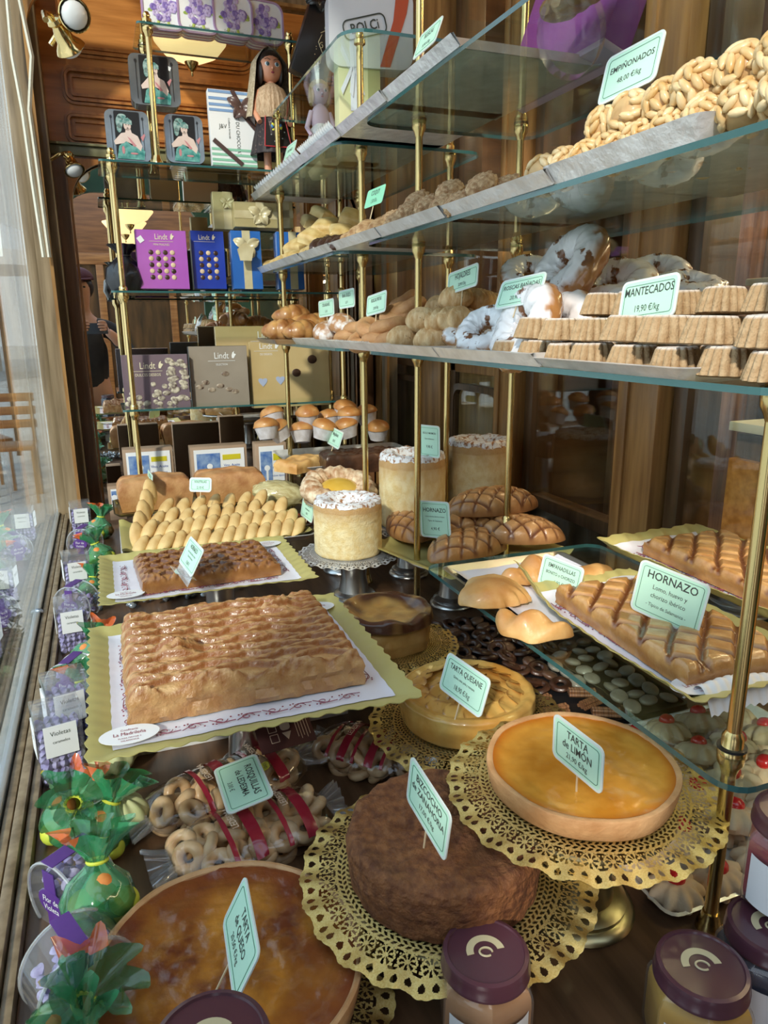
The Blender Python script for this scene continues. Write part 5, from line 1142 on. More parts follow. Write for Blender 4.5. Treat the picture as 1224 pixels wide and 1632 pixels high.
obj('picture_heart', join(*[fr(xf(prism([(.012*(math.sin(q)**3)*1.1, .011*(math.cos(q)-.38*math.cos(2*q)-.12*math.cos(3*q))) for q in np.linspace(0, 2*PI, 24)[:-1]], .0008), sc=(1.2, 1.3, 1)), x*w, z*h) for x, z in ((-.14, .42), (-.36, .40))]), mat('pale blue', (.42, .48, .66), rough=.4), t)
# second tier
pu = mat('magenta box', (.42, .10, .50), (.50, .14, .58), sc=4, rough=.18, coat=.8)
bl = mat('royal blue box', (.015, .035, .34), (.03, .08, .50), sc=4, rough=.18, coat=.8)
def pralines(t, w, h, cols, rows, x0, x1):
    for nm, ph, m in (('praline_dark', 0, 'choc'), ('praline_light', 1, 'cream')):
        obj(nm, join(*[fr(ball(.0075, .0075, .002, 10, 6), (x0+(x1-x0)*i/(cols-1))*w, (.20+.105*j)*h) for i in range(cols) for j in range(rows) if (i+j) % 2 == ph]), P[m], t)
t, w, h = carton('chocolate_box', 214, 303, 364, 461, 2.46, .028, pu, 'magenta purple chocolate box with rows of pralines', side=mat('magenta side', (.16, .04, .20), rough=.3))
brand(t, 0, h*.88, .024, 'goldtxt', 'MINI PRALINÉS', .0085); pralines(t, w, h, 4, 5, -.22, .20)
obj('sticker', fr(xf(box(.016, .018, .0005), (0, 0, 0), (0, 0, .6)), -w*.40, h*.83), M['white'], t)
t, w, h = carton('chocolate_box', 303, 362, 366, 461, 2.50, .035, bl, 'royal blue chocolate box with rows of pralines', side=M['black'])
brand(t, -w*.1, h*.88, .022, 'goldtxt'); pralines(t, w, h, 3, 5, -.22, .22)
bl2 = mat('gift blue', (.02, .10, .40), (.04, .20, .62), sc=3, rough=.25, coat=.5); rib = mat('gold satin', (.52, .42, .22), (.72, .64, .42), sc=14, rough=.3, coat=.3)
def bow(t, x, z, s, y=-.004):
    g = []
    for a in (.5, PI-.5, -2.2, -.95): 
        L = s*(.85 if a > 0 else .7)
        g.append(xf(surf(lambda u, v: (L*u, (v-.5)*s*.42*(.35+math.sin(PI*min(u*1.05, 1))**.7), s*.18*math.sin(PI*u)+.002*math.sin(v*9)), 12, 6), (0, 0, 0), (0, 0, a)))
    g.append(ball(s*.14, s*.14, s*.10, 10, 8)); o = obj('bow', xf(upright(join(*g)), (x, y, z)), rib, t); return o
def gift(px0, px1, pyt, pyb, Y, d, m, label, rx=.0, bz=.62, s=.045, horiz=False):
    t, w, h = carton('gift_box', px0, px1, pyt, pyb, Y, d, m, label)
    obj('ribbon', join(xf(box(.026, .001, h, 0), (rx*w, -.0022, 0)), *( [xf(box(w, .001, .024, 0), (0, -.0022, h*bz-.012))] if horiz else [])), rib, t)
    if s: bow(t, rx*w, bz*h, s)
    return t, w, h
gift(368, 420, 366, 461, 2.48, .05, bl2, 'blue gift box with gold ribbon, left of the two blue gift boxes', .0, .72, .055)
gift(441, 486, 368, 461, 2.48, .05, bl2, 'blue gift box with gold ribbon, right of the two blue gift boxes', .1, .8, 0)
gw = mat('gold wrap', (.52, .42, .20), (.66, .56, .30), sc=5, rough=.28, metal=.3)
gift(372, 443, 320, 364, 2.49, .05, gw, 'gold wrapped gift lying on the left blue gift box', .1, .5, .05, True)
gift(338, 374, 304, 366, 2.53, .04, gw, 'small gold gift bag beside the lying gold gift', .2, .7, .03)
gift(442, 468, 318, 364, 2.52, .05, gw, 'gold wrapped gift at the right behind the pole', .0, .5, 0, True)
g_ = obj('gift_ornament', xf(upright(prism([(0, .03), (.026, .008), (.018, -.026), (-.018, -.026), (-.026, .008)], .008)), (0, 0, 0)), rib); g_.location = onY(391, 402, 2.45); tag(g_, 'small gold box ornament tied on the front of the blue gift box', 'ornament')
t = thing('gift_pouch', 'black glossy gift pouch tied at the neck, left of the magenta box', 'gift', (.10, 2.50, S2))
obj('pouch', lathe([(0, 0), (.05, .002), (.062, .03), (.055, .07), (.030, .095), (.016, .108), (.024, .122), (.045, .140)], 60, lambda a, k: 1+.07*math.sin(7*a+k)+.12*math.sin(11*a)*(k > 5)), mat('black satin', (.010, .010, .014), rough=.3, coat=.5), t)
obj('tie', xf(torus(.018, .004, 20, 8), (0, 0, .107)), M['black'], t)
# third tier
def lady(t, x, z, w, h, y=-.0026):
    """stylised seated lady in a teal dress and feathered turban, drawn flat on the lid"""
    k = h; P_ = lambda pts, th=.0005: prism([(a*k, b*k) for a, b in pts], th)
    put = lambda g, dz=0: xf(upright(g), (x, y-dz, z))
    el = lambda cx, cy, rx, ry, n=20, th=.0005: xf(prism([(rx*k*math.cos(q), ry*k*math.sin(q)) for q in np.linspace(0, 2*PI, n+1)[:-1]], th), (cx*k, cy*k, 0))
    obj('dress_print', put(P_([(-.26, -.48), (.30, -.48), (.33, -.30), (.20, -.16), (.06, -.20), (-.06, -.10), (-.20, -.22)])), M['teal'], t, smooth=False)
    obj('skin_print', put(join(P_([(-.04, .14), (.06, .14), (.08, .06), (.20, .0), (.28, -.20), (.24, -.30), (.10, -.18), (-.05, -.12), (-.10, -.16), (-.28, -.20), (-.30, -.13), (-.14, .04), (-.05, .06)]), el(.0, .20, .075, .10)), .0003), M['skinp'], t, smooth=False)
    obj('turban_print', put(join(P_([(-.10, .24), (.10, .22), (.10, .30), (.02, .36), (-.08, .33)]), el(-.16, .26, .07, .13), el(-.17, .14, .05, .09), el(-.10, .38, .09, .05)), .0006), M['teal2'], t, smooth=False)
    obj('glove_print', put(join(P_([(-.02, -.02), (.04, -.06), (.16, -.20), (.10, -.22)]), P_([(.26, -.02), (.34, .06), (.36, .03), (.30, -.10)]), el(-.12, -.30, .03, .08), el(.10, -.36, .08, .02)), .0009), M['pinkp'], t, smooth=False)
    obj('face_print', put(join(el(-.028, .215, .014, .006, 10), el(.030, .215, .014, .006, 10), el(.002, .15, .016, .008, 10)), .0012), M['ink'], t, smooth=False)
M['teal'] = mat('teal print', (.03, .22, .20), (.20, .48, .44), sc=70, rough=.3); M['teal2'] = mat('feather print', (.08, .24, .22), (.40, .52, .50), sc=120, rough=.3)
M['skinp'] = mat('skin print', (.74, .55, .48), (.82, .66, .60), sc=30, rough=.3); M['pinkp'] = mat('pink print', (.62, .26, .28), rough=.3)
tin_s = mat('tin grey', (.22, .25, .27), (.36, .40, .42), sc=12, rough=.2, metal=.7)
def tin(px0, px1, pyt, pyb, Y, label, lean=.08, sd=None):
    a, b = onY(px0, pyt, Y), onY(px1, pyb, Y); w, h = float(b[0]-a[0]), float(a[2]-b[2])
    t = thing('biscuit_tin', label, 'tin', ((a[0]+b[0])/2, Y, b[2]), rot=(-lean, 0, 0))
    def rb(w, h, d, r=.02): return upright(xf(prism(rrect(w, h, r, 6), d), (0, h/2, -d)))
    obj('tin_body', rb(w, h, .055), sd or tin_s, t); obj('tin_lid', xf(rb(w+.004, h+.004, .016), (0, -.001, -.002)), tin_s, t)
    obj('black_field', fr(prism(rrect(w*.60, h*.97, .004, 4), .0006), 0, h/2), M['black'], t, smooth=False)
    for sx_ in (-1, 1): obj('column_print', fr(join(xf(box(w*.012, h*.8, .0005), (sx_*w*.37, -h*.0, 0)), xf(ringstrip(rrect(w*.055, w*.055, w*.02), rrect(w*.035, w*.035, w*.012), .0005), (sx_*w*.37, h*.36, 0))), 0, h/2), M['black'], t, smooth=False)
    lady(t, .0, h*.5, w, h)
    return t, w, h
tin(166, 241, 172, 258, 2.45, 'black and grey tin with a lady in teal, lower left of three')
tin(262, 326, 180, 261, 2.45, 'black and grey tin with a lady in teal, lower right of three, pale side showing', sd=mat('tin cream', (.52, .50, .38), rough=.2, metal=.4))
t, w, h = tin(204, 288, 82, 171, 2.46, 'black and grey tin with a lady in teal, standing on top of the two others')
obj('sticker', fr(xf(box(.02, .011, .0005), (0, 0, 0), (0, 0, -.35)), w*.28, h*.78), M['white'], t)
t, w, h = carton('chocolate_box', 331, 411, 138, 268, 2.44, .03, M['white'], 'white chocolate box with blue and green stripes and a brown ribbon')
obj('stripes', join(*[fr(box(w-.002, h*.035, .0004), 0, h*z) for z in (.97, .88, .80, .73)]), mat('stripe blue', (.22, .36, .62), rough=.5), t, smooth=False)
obj('stripes_green', join(*[fr(box(w-.002, h*.032, .0004), 0, h*z) for z in (.22, .15, .08, .02)]), mat('stripe green', (.28, .58, .42), rough=.5), t, smooth=False)
obj('lettering', join(fr(xf(text('SECRET DU CHOCOLAT', .0155), (0, 0, 0), (0, 0, -PI/2)), w*.10, h*.48), fr(xf(text('Confiserie Artisanale', .008), (0, 0, 0), (0, 0, -PI/2)), -w*.08, h*.50), fr(text('J&V', .018), -w*.22, h*.52)), M['ink'], t, smooth=False)
obj('ribbon', xf(upright(join(xf(box(.013, h*.50, .001), (-w*.14, -h*.32, 0), (0, 0, .90)), xf(box(.013, h*.34, .001), (w*.34, h*.12, .001), (0, 0, .75)), xf(box(.013, h*.22, .001), (w*.10, h*.40, .001), (0, 0, .5)))), (0, -.004, h/2)), M['brownrib'] if 'brownrib' in M else mat('brown ribbon', (.085, .045, .04), rough=.3), t)
rib_keep = rib; rib = mat('brown satin', (.085, .045, .04), (.14, .08, .07), sc=12, rough=.3); bow(t, w*.20, h*.78, .055, -.006); rib = rib_keep
# top tier: violet tins
def mk_vt():
    t = thing('violet_tin', '', 'tin'); w = h = .118
    def ob(s): k = w/2*s; c = k*.38; return [(k-c, k), (-k+c, k), (-k*.96, k*.78), (-k, k-c), (-k, -k+c), (-k+c, -k), (k-c, -k), (k, -k+c), (k, k-c), (k*.96, k*.78)]
    lil = mat('lilac tin', (.40, .26, .46), (.50, .34, .54), sc=8, rough=.25, coat=.4) if 'lil' not in M else M['lil']
    obj('tin_body', upright(xf(prism(rrect(w, w, .03, 5), .05), (0, w/2, -.05))), M['white'], t)
    obj('side_stripes', upright(xf(join(*[xf(ringstrip(rrect(w+.002, w+.002, .031, 5), rrect(w-.002, w-.002, .029, 5), .007), (0, 0, -.012-.018*q)) for q in range(3)]), (0, w/2, 0))), lil, t)
    obj('rim', upright(xf(ringstrip(rrect(w+.003, w+.003, .031, 5), rrect(w-.008, w-.008, .026, 5), .003), (0, w/2, 0))), lil, t)
    rs = random.Random(5); v1 = []; v2 = []; v3 = []
    for i in range(34):
        a = rs.random()*2*PI; r = .036*math.sqrt(rs.random()); cx, cy = r*math.cos(a), w/2+.006+r*math.sin(a)
        for q in range(5): (v1 if i % 2 else v2).append(xf(ball(.0042, .0056, .0006, 8, 4), (cx+.0052*math.cos(q*1.257+i), cy+.0052*math.sin(q*1.257+i), .0012+.0003*(i % 5)), (0, 0, q*1.257+i)))
        if i % 2: v3.append(xf(ball(.008, .0045, .0006, 8, 4), (cx*1.25, w/2+.006+(cy-w/2-.006)*1.2-.006, .0008), (0, 0, a)))
    obj('violet_print', upright(join(*v1)), mat('violet ink', (.16, .10, .40), (.34, .24, .58), sc=90, rough=.4), t)
    obj('pale_violet_print', upright(join(*v2)), mat('pale violet ink', (.44, .32, .62), (.64, .54, .78), sc=90, rough=.4), t)
    obj('leaf_print', upright(join(*v3)), mat('leaf ink', (.22, .34, .05), (.55, .62, .16), sc=60, rough=.4), t)
    obj('lettering', upright(xf(text('Caramelos de Violeta', .0078), (0, .016, .0012))), M['ink'], t, smooth=False)
    return t
M['lil'] = mat('lilac tin', (.40, .26, .46), (.50, .34, .54), sc=8, rough=.25, coat=.4)
K = Kind(mk_vt)
for px, py, Y, rz, lb in ((263, 52, 2.44, -.05, 'white and lilac tin with violets printed on it, first of four from the window'), (319, 62, 2.43, .0, 'white and lilac tin with violets printed on it, second of four from the window'), (374, 68, 2.43, .1, 'white and lilac tin with violets printed on it, third of four from the window'), (424, 78, 2.45, .12, 'white and lilac tin with violets printed on it, last of four, partly overlapped')):
    p = onY(px, py, Y); K.put((p[0], Y, S4), (-.05, 0, rz), lb)
# dolls
def doll(loc, label, skirt, veil, skin, hair, s=1.0, rz=0, apron=True):
    t = thing('doll', label, 'doll', loc, rz)
    G = lambda g: xf(g, sc=(s, s, s))
    b = obj('body', G(join(xf(ball(.038, .033, .040, 22, 18, lambda x, y, z: 1+.04*max(0, -z)), (0, 0, .328)), tube([(0, 0, .27), (0, 0, .31)], .012, 12), xf(ball(.040, .026, .055, 18, 14), (0, 0, .235)), tube([(-.02, 0, .02), (-.02, 0, .14)], .012, 10), tube([(.02, 0, .02), (.02, 0, .14)], .012, 10), tube([(-.035, 0, .26), (-.058, -.006, .20), (-.048, -.035, .165)], [.012, .010, .008], 10), tube([(.035, 0, .26), (.058, -.006, .20), (.048, -.035, .165)], [.012, .010, .008], 10), xf(ball(.005, .008, .005, 8, 6), (0, -.0335, .320)))), skin, t)
    obj('hair', G(join(xf(ball(.043, .036, .045, 20, 14), (0, .010, .337)), xf(ball(.012, .03, .035, 12, 10), (-.032, .006, .315)), xf(ball(.012, .025, .035, 12, 10), (.032, .006, .315)))), hair, t)
    for sx_ in (-1, 1):
        e_ = obj('eye', G(xf(ball(.0085, .003, .0065, 12, 8), (sx_*.0145, -.0300, .332))), M['whitetxt'], t); obj('iris', G(xf(ball(.0052, .002, .0055, 10, 8), (sx_*.0145, -.0328, .332))), M['eyeb'], e_)
        obj('brow', G(xf(tube([(-.009, 0, 0), (0, -.0015, .003), (.009, 0, 0)], .0009, 5), (sx_*.0145, -.0305, .344))), hair, t)
    obj('mouth', G(xf(ball(.0055, .002, .0028, 10, 6), (0, -.0325, .309))), M['red'], t)
    obj('skirt', G(lathe([(.028, .215), (.045, .19), (.064, .12), (.075, .075), (.073, .073)], 60, lambda a, k: 1+.03*math.sin(16*a)*k/3)), skirt, t)
    if veil:
        obj('lace_veil', G(surf(lambda u, v: ((.052*min(1, v*5)**.6+.034*v**1.2+.003*math.sin(u*40)*v)*math.sin((u-.5)*4.4), (.044*min(1, v*5)**.6+.014*v)*math.cos((u-.5)*4.4)+.010, .394-.012*min(1, v*5)-.20*v), 60, 24)), veil, t)
        obj('shawl', G(lathe([(.014, .285), (.040, .268), (.054, .235), (.056, .20), (.050, .18)], 60, lambda a, k: (1+.04*math.sin(22*a))*(1 if k < 4 else 1+.05*math.sin(44*a)))), M['shawl'], t)
    if apron:
        obj('apron', G(xf(surf(lambda u, v: ((u-.5)*(.055+.03*v), -.030-.040*v-.004*math.cos((u-.5)*3), .205-.115*v), 8, 8))), M['black'], t)
        obj('apron_edge', G(join(*[tube([(sx_*.0275, -.032, .205), (sx_*.0425, -.071, .09)], .0018, 6) for sx_ in (-1, 1)], tube([(-.0425, -.072, .09), (.0425, -.072, .09)], .0018, 6))), M['red2'], t)
        cols = ('fy', 'blueb', 'whitetxt')
        for q, c in enumerate(cols):
            gs = [xf(ball(.0042, .002, .0055, 8, 6), (.014*math.cos(2*PI*(k+q/3)/5), -.056, .148+.014*math.sin(2*PI*(k+q/3)/5)), (0, 2*PI*k/5, 0)) for k in range(5)]
            if c == 'whitetxt': gs = [xf(ball(.002, .0015, .002, 6, 5), (x, y, z)) for x, y, z in [((-1)**k*(.006+.022*((k*7) % 5)/5), -.038-.0345*((k*3) % 10)/10-.002, .195-.1*((k*3) % 10)/10) for k in range(26)]]
            obj('embroidery', G(join(*gs)), M[c], t)
        obj('necklace', G(join(*[xf(ball(.003, .003, .003, 6, 5), (.022*math.sin(a), -.030*math.cos(a), .286-.02*math.cos(a))) for a in np.linspace(-1.2, 1.2, 13)])), M['brass'], t)
    obj('shoe', G(xf(ball(.014, .022, .010, 12, 8), (-.02, -.008, .010))), M['black'], t); obj('shoe', G(xf(ball(.014, .022, .010, 12, 8), (.02, -.008, .010))), M['black'], t)
    return t
M['eyeb'] = mat('doll eye', (.03, .10, .14), rough=.1, coat=1); M['red2'] = mat('red edge', (.50, .03, .04), rough=.5); M['blueb'] = mat('blue bead', (.08, .25, .55), rough=.3)
M['shawl'] = mat('fringed shawl', (.42, .26, .15), (.66, .48, .32), sc=80, rough=.7, stretch=(4, 4, 1), bump=.5)
skd = mat('doll skin', (.72, .32, .19), (.78, .38, .24), sc=5, rough=.35, coat=.3); hrd = mat('dark doll hair', (.02, .012, .010), rough=.4)
doll(tuple(onY(438, 290, 2.43)), 'doll in regional dress with lace veil and black beaded apron', mat('black beaded skirt', (.02, .012, .015), (.20, .12, .10), sc=120, rough=.6, lo=.6, hi=.7), mat('ecru lace', (.36, .28, .18), (.58, .48, .34), sc=160, rough=.8, bump=.6), skd, hrd, .97)
pd = onY(512, 235, 2.20)
doll((float(pd[0]), 2.20, ZC+.004), 'smaller doll in a silver-white dress behind the fried sticks', mat('silver dress', (.50, .50, .56), (.70, .70, .76), sc=60, rough=.35, metal=.3), None, mat('pale lilac cloth', (.42, .32, .42), rough=.6), mat('fair hair', (.40, .28, .12), rough=.5), .72, 0, False)
# ================================================================ boxes standing high on the racks
def bolci(px0, px1, pyt, pyb, Y, z0, d, m, label, name='gift_tin', rz=0, lean=.0, r=.03):
    a, b = onY(px0, pyt, Y), onY(px1, pyb, Y); w, h = float(b[0]-a[0]), float(a[2]-b[2])
    t = thing(name, label, 'tin' if 'tin' in name else 'box', ((a[0]+b[0])/2, Y, b[2]), rot=(-lean, 0, rz))
    obj('body', upright(xf(prism(rrect(w, h, r, 6), d), (0, h/2, -d))), m, t)
    return t, w, h
wt = mat('white tin', (.70, .71, .76), (.76, .77, .82), sc=4, rough=.25, coat=.4)
t, w, h = bolci(524, 655, -60, 92, 1.86, ZT, .06, wt, 'large white tin with an orange-red stripe on the highest glass shelf', 'gift_tin', -.15)
t.location.z = ZT
obj('stripe', xf(upright(prism([(w*.10, .004), (w*.22, .004), (w*.42, h*.7), (w*.46, h*.98), (w*.30, h*.98), (w*.26, h*.6)], .0006)), (0, -.001, 0)), mat('orange red stripe', (.62, .10, .035), rough=.4), t, smooth=False)
def logo(s): return join(text('BOLÇİ' if False else 'BOLÇi', s, .01), ringstrip(rrect(s*3.6, s*1.5, s*.5), rrect(s*3.4, s*1.3, s*.4), .0004))
obj('lettering', xf(upright(xf(logo(.030), (-w*.08, h*.50, 0), (0, 0, .25))), (0, -.0022, 0)), M['ink'], t, smooth=False)
yl = mat('pale yellow box', (.64, .62, .34), (.70, .68, .40), sc=4, rough=.5)
a = onY(543, 260, 1.90); t = thing('gift_box', 'tall pale yellow gift box with white ribbon behind the shelf edge', 'box', (float(onY(570, 200, 1.90)[0]), 1.90, ZC), rz=-.12)
obj('carton', box(.105, .06, .285, .002), yl, t)
obj('ribbon', join(xf(box(.022, .001, .17, 0), (-.012, -.031, .115), (0, .0, 0)), xf(upright(join(*[xf(prism([(0, 0), (.008, .0), (.012, -.075), (.002, -.066)], .0008), (.0, 0, .002), (0, 0, q)) for q in (-.5, -.15, .25)])), (-.018, -.032, .22))), M['lilacwhite'], t)
obj('side_panel', xf(box(.03, .001, .26, 0), (.036, -.031, .012)), mat('olive panel', (.36, .36, .16), rough=.5), t)
tg = obj('tag', xf(upright(prism([(-.02, -.012), (.02, -.012), (.024, 0), (.02, .012), (-.02, .012)], .0008)), (.020, -.034, .10), (0, .6, 0)), M['white'], t)
obj('lettering', xf(upright(logo(.010)), (.020, -.0362, .10), (0, .6, 0)), M['ink'], tg, smooth=False)
t = thing('gift_bag', 'black gift bag with gold scrolls hanging behind the white tin', 'bag', tuple(onY(508, 60, 2.30)), rot=(0, .35, 0))
obj('bag', xf(box(.11, .04, .26, .006), (0, 0, -.12)), mat('black paper', (.012, .012, .014), rough=.3, coat=.3), t)
obj('scrollwork', xf(upright(join(xf(scroll(.20, .012, .05, .0012), (0, 0, 0), (0, 0, PI/2)))), (.01, -.0215, 0)), M['pg'], t)
bb_ = mat('black ribbon', (.015, .015, .018), rough=.25, coat=.4); rk = rib; rib = bb_; bow(t, -.04, .09, .06, -.025); rib = rk
t = thing('chocolate_box', 'large purple box leaning at the top near the partition, clear lid in front', 'box', (.78, 1.19, ZC+.006), rot=(-.35, 0, -PI/2))
obj('carton', box(.30, .05, .26, .003), mat('purple card', (.30, .06, .34), (.36, .09, .42), sc=4, rough=.3, coat=.4), t)
obj('lower_edge', xf(box(.304, .054, .012, .002), (0, 0, -.002)), mat('pale purple edge', (.60, .45, .62), rough=.3), t)
o = obj('clear_lid', xf(lathe([(.055, 0), (.055, .05), (.050, .056), (0, .058)], 30), sc=(.8, 1, .6)), M['film'], None, tuple(onX(915, 48, .66)), (PI/2+.5, 0, -.9)); tag(o, 'half-round clear plastic lid in front of the purple box', 'lid')
# ================================================================ the shop's glass counter beyond the partition
t = thing('glass_counter', 'shop display counter seen through the partition glass beside the wooden post', 'counter')
CX = 1.42
def zX(px, py): return float(onX(px, py, CX)[2])
z1, z2, z3 = zX(1150, 668), zX(1160, 447), zX(1160, 278)
obj('body', bx(CX, CX+.5, -.6, 1.34, -.75, z1-.09, .004), M['panel_x'], t)
obj('rail', bx(CX-.01, CX+.5, -.6, 1.34, z1-.022, z1, .003), mat('cream rail', (.62, .58, .42), rough=.35), t)
obj('rail', bx(CX-.01, CX+.06, -.6, 1.34, z2-.016, z2, .003), mat('cream rail 2', (.62, .58, .42), rough=.35), t)
obj('rail', bx(CX-.01, CX+.06, -.6, 1.34, z3-.02, z3, .003), mat('cream rail 3', (.62, .58, .42), rough=.35), t)
obj('glass_shelf', bx(CX, CX+.45, -.6, 1.34, z2-.008, z2, 0), M['glass'], t, smooth=False)
obj('dark_gap', bx(CX+.02, CX+.5, -.6, 1.34, z1-.092, z1-.03), M['dark_z'], t)
tz = [(1.50, .80, z1, .045, 'orange crumbed layer cake on the shop counter, in its lower shelf'), (1.52, 1.00, z1, .03, 'flat yellow cake on a lace paper on the shop counter')]
g, b = slab(.16, .10, .07, lambda x, y: (.004*NZ(x, y, 0, 60), .3), 24, 20, .08, .002, .003)
tag(obj('crumb_cake', g, mat('orange crumb', (.56, .20, .03), (.76, .36, .08), sc=120, rough=.7, bump=.8), None, (1.52, .98, z1), (0, 0, .3)), tz[0][4], 'cake')
g, b = slab(.28, .16, .030, lambda x, y: (.006*NZ(x, y, 0, 50), .2), 24, 20, .15, .002, .003)
tag(obj('yellow_cake', g, P['bread'], None, (1.58, .72, z1), (0, 0, .1)), tz[1][4], 'cake')
doily((1.56, 1.08, z1+.012), .12, 'silver lace doily on the shop counter behind the crumb cake', 'silverdoily', .3)
for k, (y, w_, lb) in enumerate(((1.02, .10, 'dark cake on the upper counter shelf nearest the post'), (.80, .10, 'dark cake in the middle of the upper counter shelf'), (.58, .10, 'dark cake at the outer end of the upper counter shelf'))):
    g, b = cakegrid([(0, .055), (w_*.8, .058), (w_, .04), (w_*.95, 0)], 48, 20, lambda x, y, z, r, a: (.004*NZ(x, y, z, 30), .008*NZ(x, y, z, 20), 0))
    tag(obj('counter_cake', g, P['carrot'], None, (1.56, y, z2+.006)), lb, 'cake')
g, b = slab(.45, .14, .02, lambda x, y: (.012*NZ(x, y, 0, 50), .2), 60, 20, .15, .002, .006)
tag(obj('flaked_tart', g, mat('golden flakes', (.66, .26, .05), (.85, .52, .14), sc=60, rough=.4, bump=.8), None, (1.55, .82, z3-.17), (0, 0, PI/2)), 'long golden flaked tart glowing on the counter near its top rail', 'tart')
tag(obj('tart_tray', bx(-.11, .11, -.28, .28, -.012, 0, .002), M['steel'], None, (1.55, .82, z3-.17)), 'steel tray under the golden flaked tart', 'tray')
cl = bpy.data.objects.new('counter_light', bpy.data.lights.new('counter_light', 'AREA')); COL.objects.link(cl); cl.location = (CX+.2, .45, z3-.03); cl.data.shape = 'RECTANGLE'; cl.data.size = .1; cl.data.size_y = 1.5; cl.data.energy = 14; cl.data.color = (1, .72, .42)
# dark furniture inside the shop behind the other panes
for k, (x, y, w_, d_, h_, lb) in enumerate(((2.7, 2.6, .6, .9, 1.9, 'tall dark wooden shop cabinet behind the partition, far end'), (2.5, 1.6, .5, .7, 1.6, 'dark wooden shop cabinet behind the partition, middle'))):
    t = thing('shop_cabinet', lb, 'cabinet', (x, y, -.75)); obj('body', box(w_, d_, h_+.4, .01), M['dark_z'], t); obj('cornice', xf(box(w_+.06, d_+.06, .05, .012), (0, 0, h_+.4)), M['oak_z'], t)
    obj('door', xf(box(.02, d_*.42, h_, .006), (-w_/2, -d_*.23, .15)), M['mirrorframe'], t); obj('door', xf(box(.02, d_*.42, h_, .006), (-w_/2, d_*.23, .15)), M['mirrorframe'], t)
# ================================================================ street
fac = mat('sandstone front', (.56, .46, .34), (.66, .58, .46), sc=1.5, rough=.9, bump=.2)
def house(x, y, w_, d_, h_, lb, m, n=3, fl=4):
    t = thing('town_house', lb, 'building', (x, y, -.75)); obj('wall', box(w_, d_, h_, .02), m, t); obj('cornice', xf(box(w_+.4, d_+.4, .3, .04), (0, 0, h_)), M['white'], t)
    for i in range(n):
        for j in range(fl):
            f = obj('window', xf(join(box(1.1, .12, 1.9, .02)), ((i-(n-1)/2)*w_/n, -d_/2, 1.0+3.2*j)), M['white'], t); obj('pane', xf(box(.9, .06, 1.7, 0), ((i-(n-1)/2)*w_/n, -d_/2-.06, 1.1+3.2*j)), M['dpane'], f)
    return t
M['dpane'] = mat('dark pane', (.04, .06, .08), rough=.08, coat=.5)
house(-6.5, 24, 7, 6, 14, 'sandstone town house closing the street, seen through the left pane', fac)
house(-24, 16, 6, 20, 9, 'pale town house along the left side of the street', mat('pale render', (.66, .62, .54), (.72, .68, .60), sc=2, rough=.9), 3, 4)
t = thing('parasol', 'white café parasol outside, through the left pane', 'parasol', (-.95, 9.0, -.75))
obj('canopy', lathe([(0, 2.5), (1.0, 2.12), (1.02, 1.98), (.98, 2.1), (0, 2.44)], 8), M['white'], t); obj('pole', tube([(0, 0, 0), (0, 0, 2.45)], .025, 10), M['dark_z'], t)
for k in range(3):
    t = thing('cafe_chair', 'brown wooden café chair out on the street paving', 'chair', (-.75-.28*k, 6.6+.5*k, -.75), .4*k, 'cafe chairs in the street')
    obj('seat', xf(box(.40, .40, .03, .008), (0, 0, .44)), M['oak_x'], t); obj('backrest', join(*[xf(box(.40, .02, .07, .005), (0, .19, .58+.11*q)) for q in range(3)]), M['oak_x'], t)
    for a, b in ((-.17, -.17), (.17, -.17)): obj('leg', tube([(a, b, 0), (a, b, .44)], .015, 8), M['oak_z'], t)
    for a, b in ((-.17, .18), (.17, .18)): obj('leg', tube([(a, b, 0), (a, b, .86)], .015, 8), M['oak_z'], t)
def shrub(loc, label, R, n, seed):
    rs = random.Random(seed); t = thing('potted_shrub', label, 'shrub', loc)
    obj('planter', xf(box(R*1.5, R*2.6, .30, .02), (0, 0, 0)), mat('grey planter', (.22, .22, .21), rough=.8), t)
    g = []
    for i in range(n):
        a = rs.random()*2*PI; z = rs.random(); r = R*math.sqrt(rs.random())*(1-.35*z); s = rs.uniform(.012, .028)
        lf = ([(0, -s, 0), (s*.5, 0, s*.2), (0, s, 0), (-s*.5, 0, s*.2)], [(0, 1, 2), (0, 2, 3)])
        g.append(xf(lf, (r*math.cos(a), 1.7*r*math.sin(a), .30+z*R*1.7), (rs.uniform(-1, 1), rs.uniform(-1, 1), rs.uniform(0, 6))))
    obj('foliage', join(*g), mat('shrub leaves', (.05, .10, .05), (.20, .30, .16), sc=14, rough=.5), t, kind='stuff')
    rs2 = [xf(ball(.014, .014, .010, 8, 5), (R*.8*math.cos(q*2.4), 1.4*R*math.sin(q*2.4), .34+R*1.3*((q*37) % 10)/10)) for q in range(26)]
    obj('blossoms', join(*rs2), mat('mauve blossom', (.42, .40, .62), (.66, .64, .80), sc=30, rough=.7), t, kind='stuff')
    return t
shrub((-.52, 2.45, -.75+.05), 'leafy planter shrub with mauve blossoms just outside the left pane', .22, 2600, 3)
shrub((-.50, 1.75, -.75-.04), 'nearer planter shrub just outside the left pane', .20, 2200, 4)
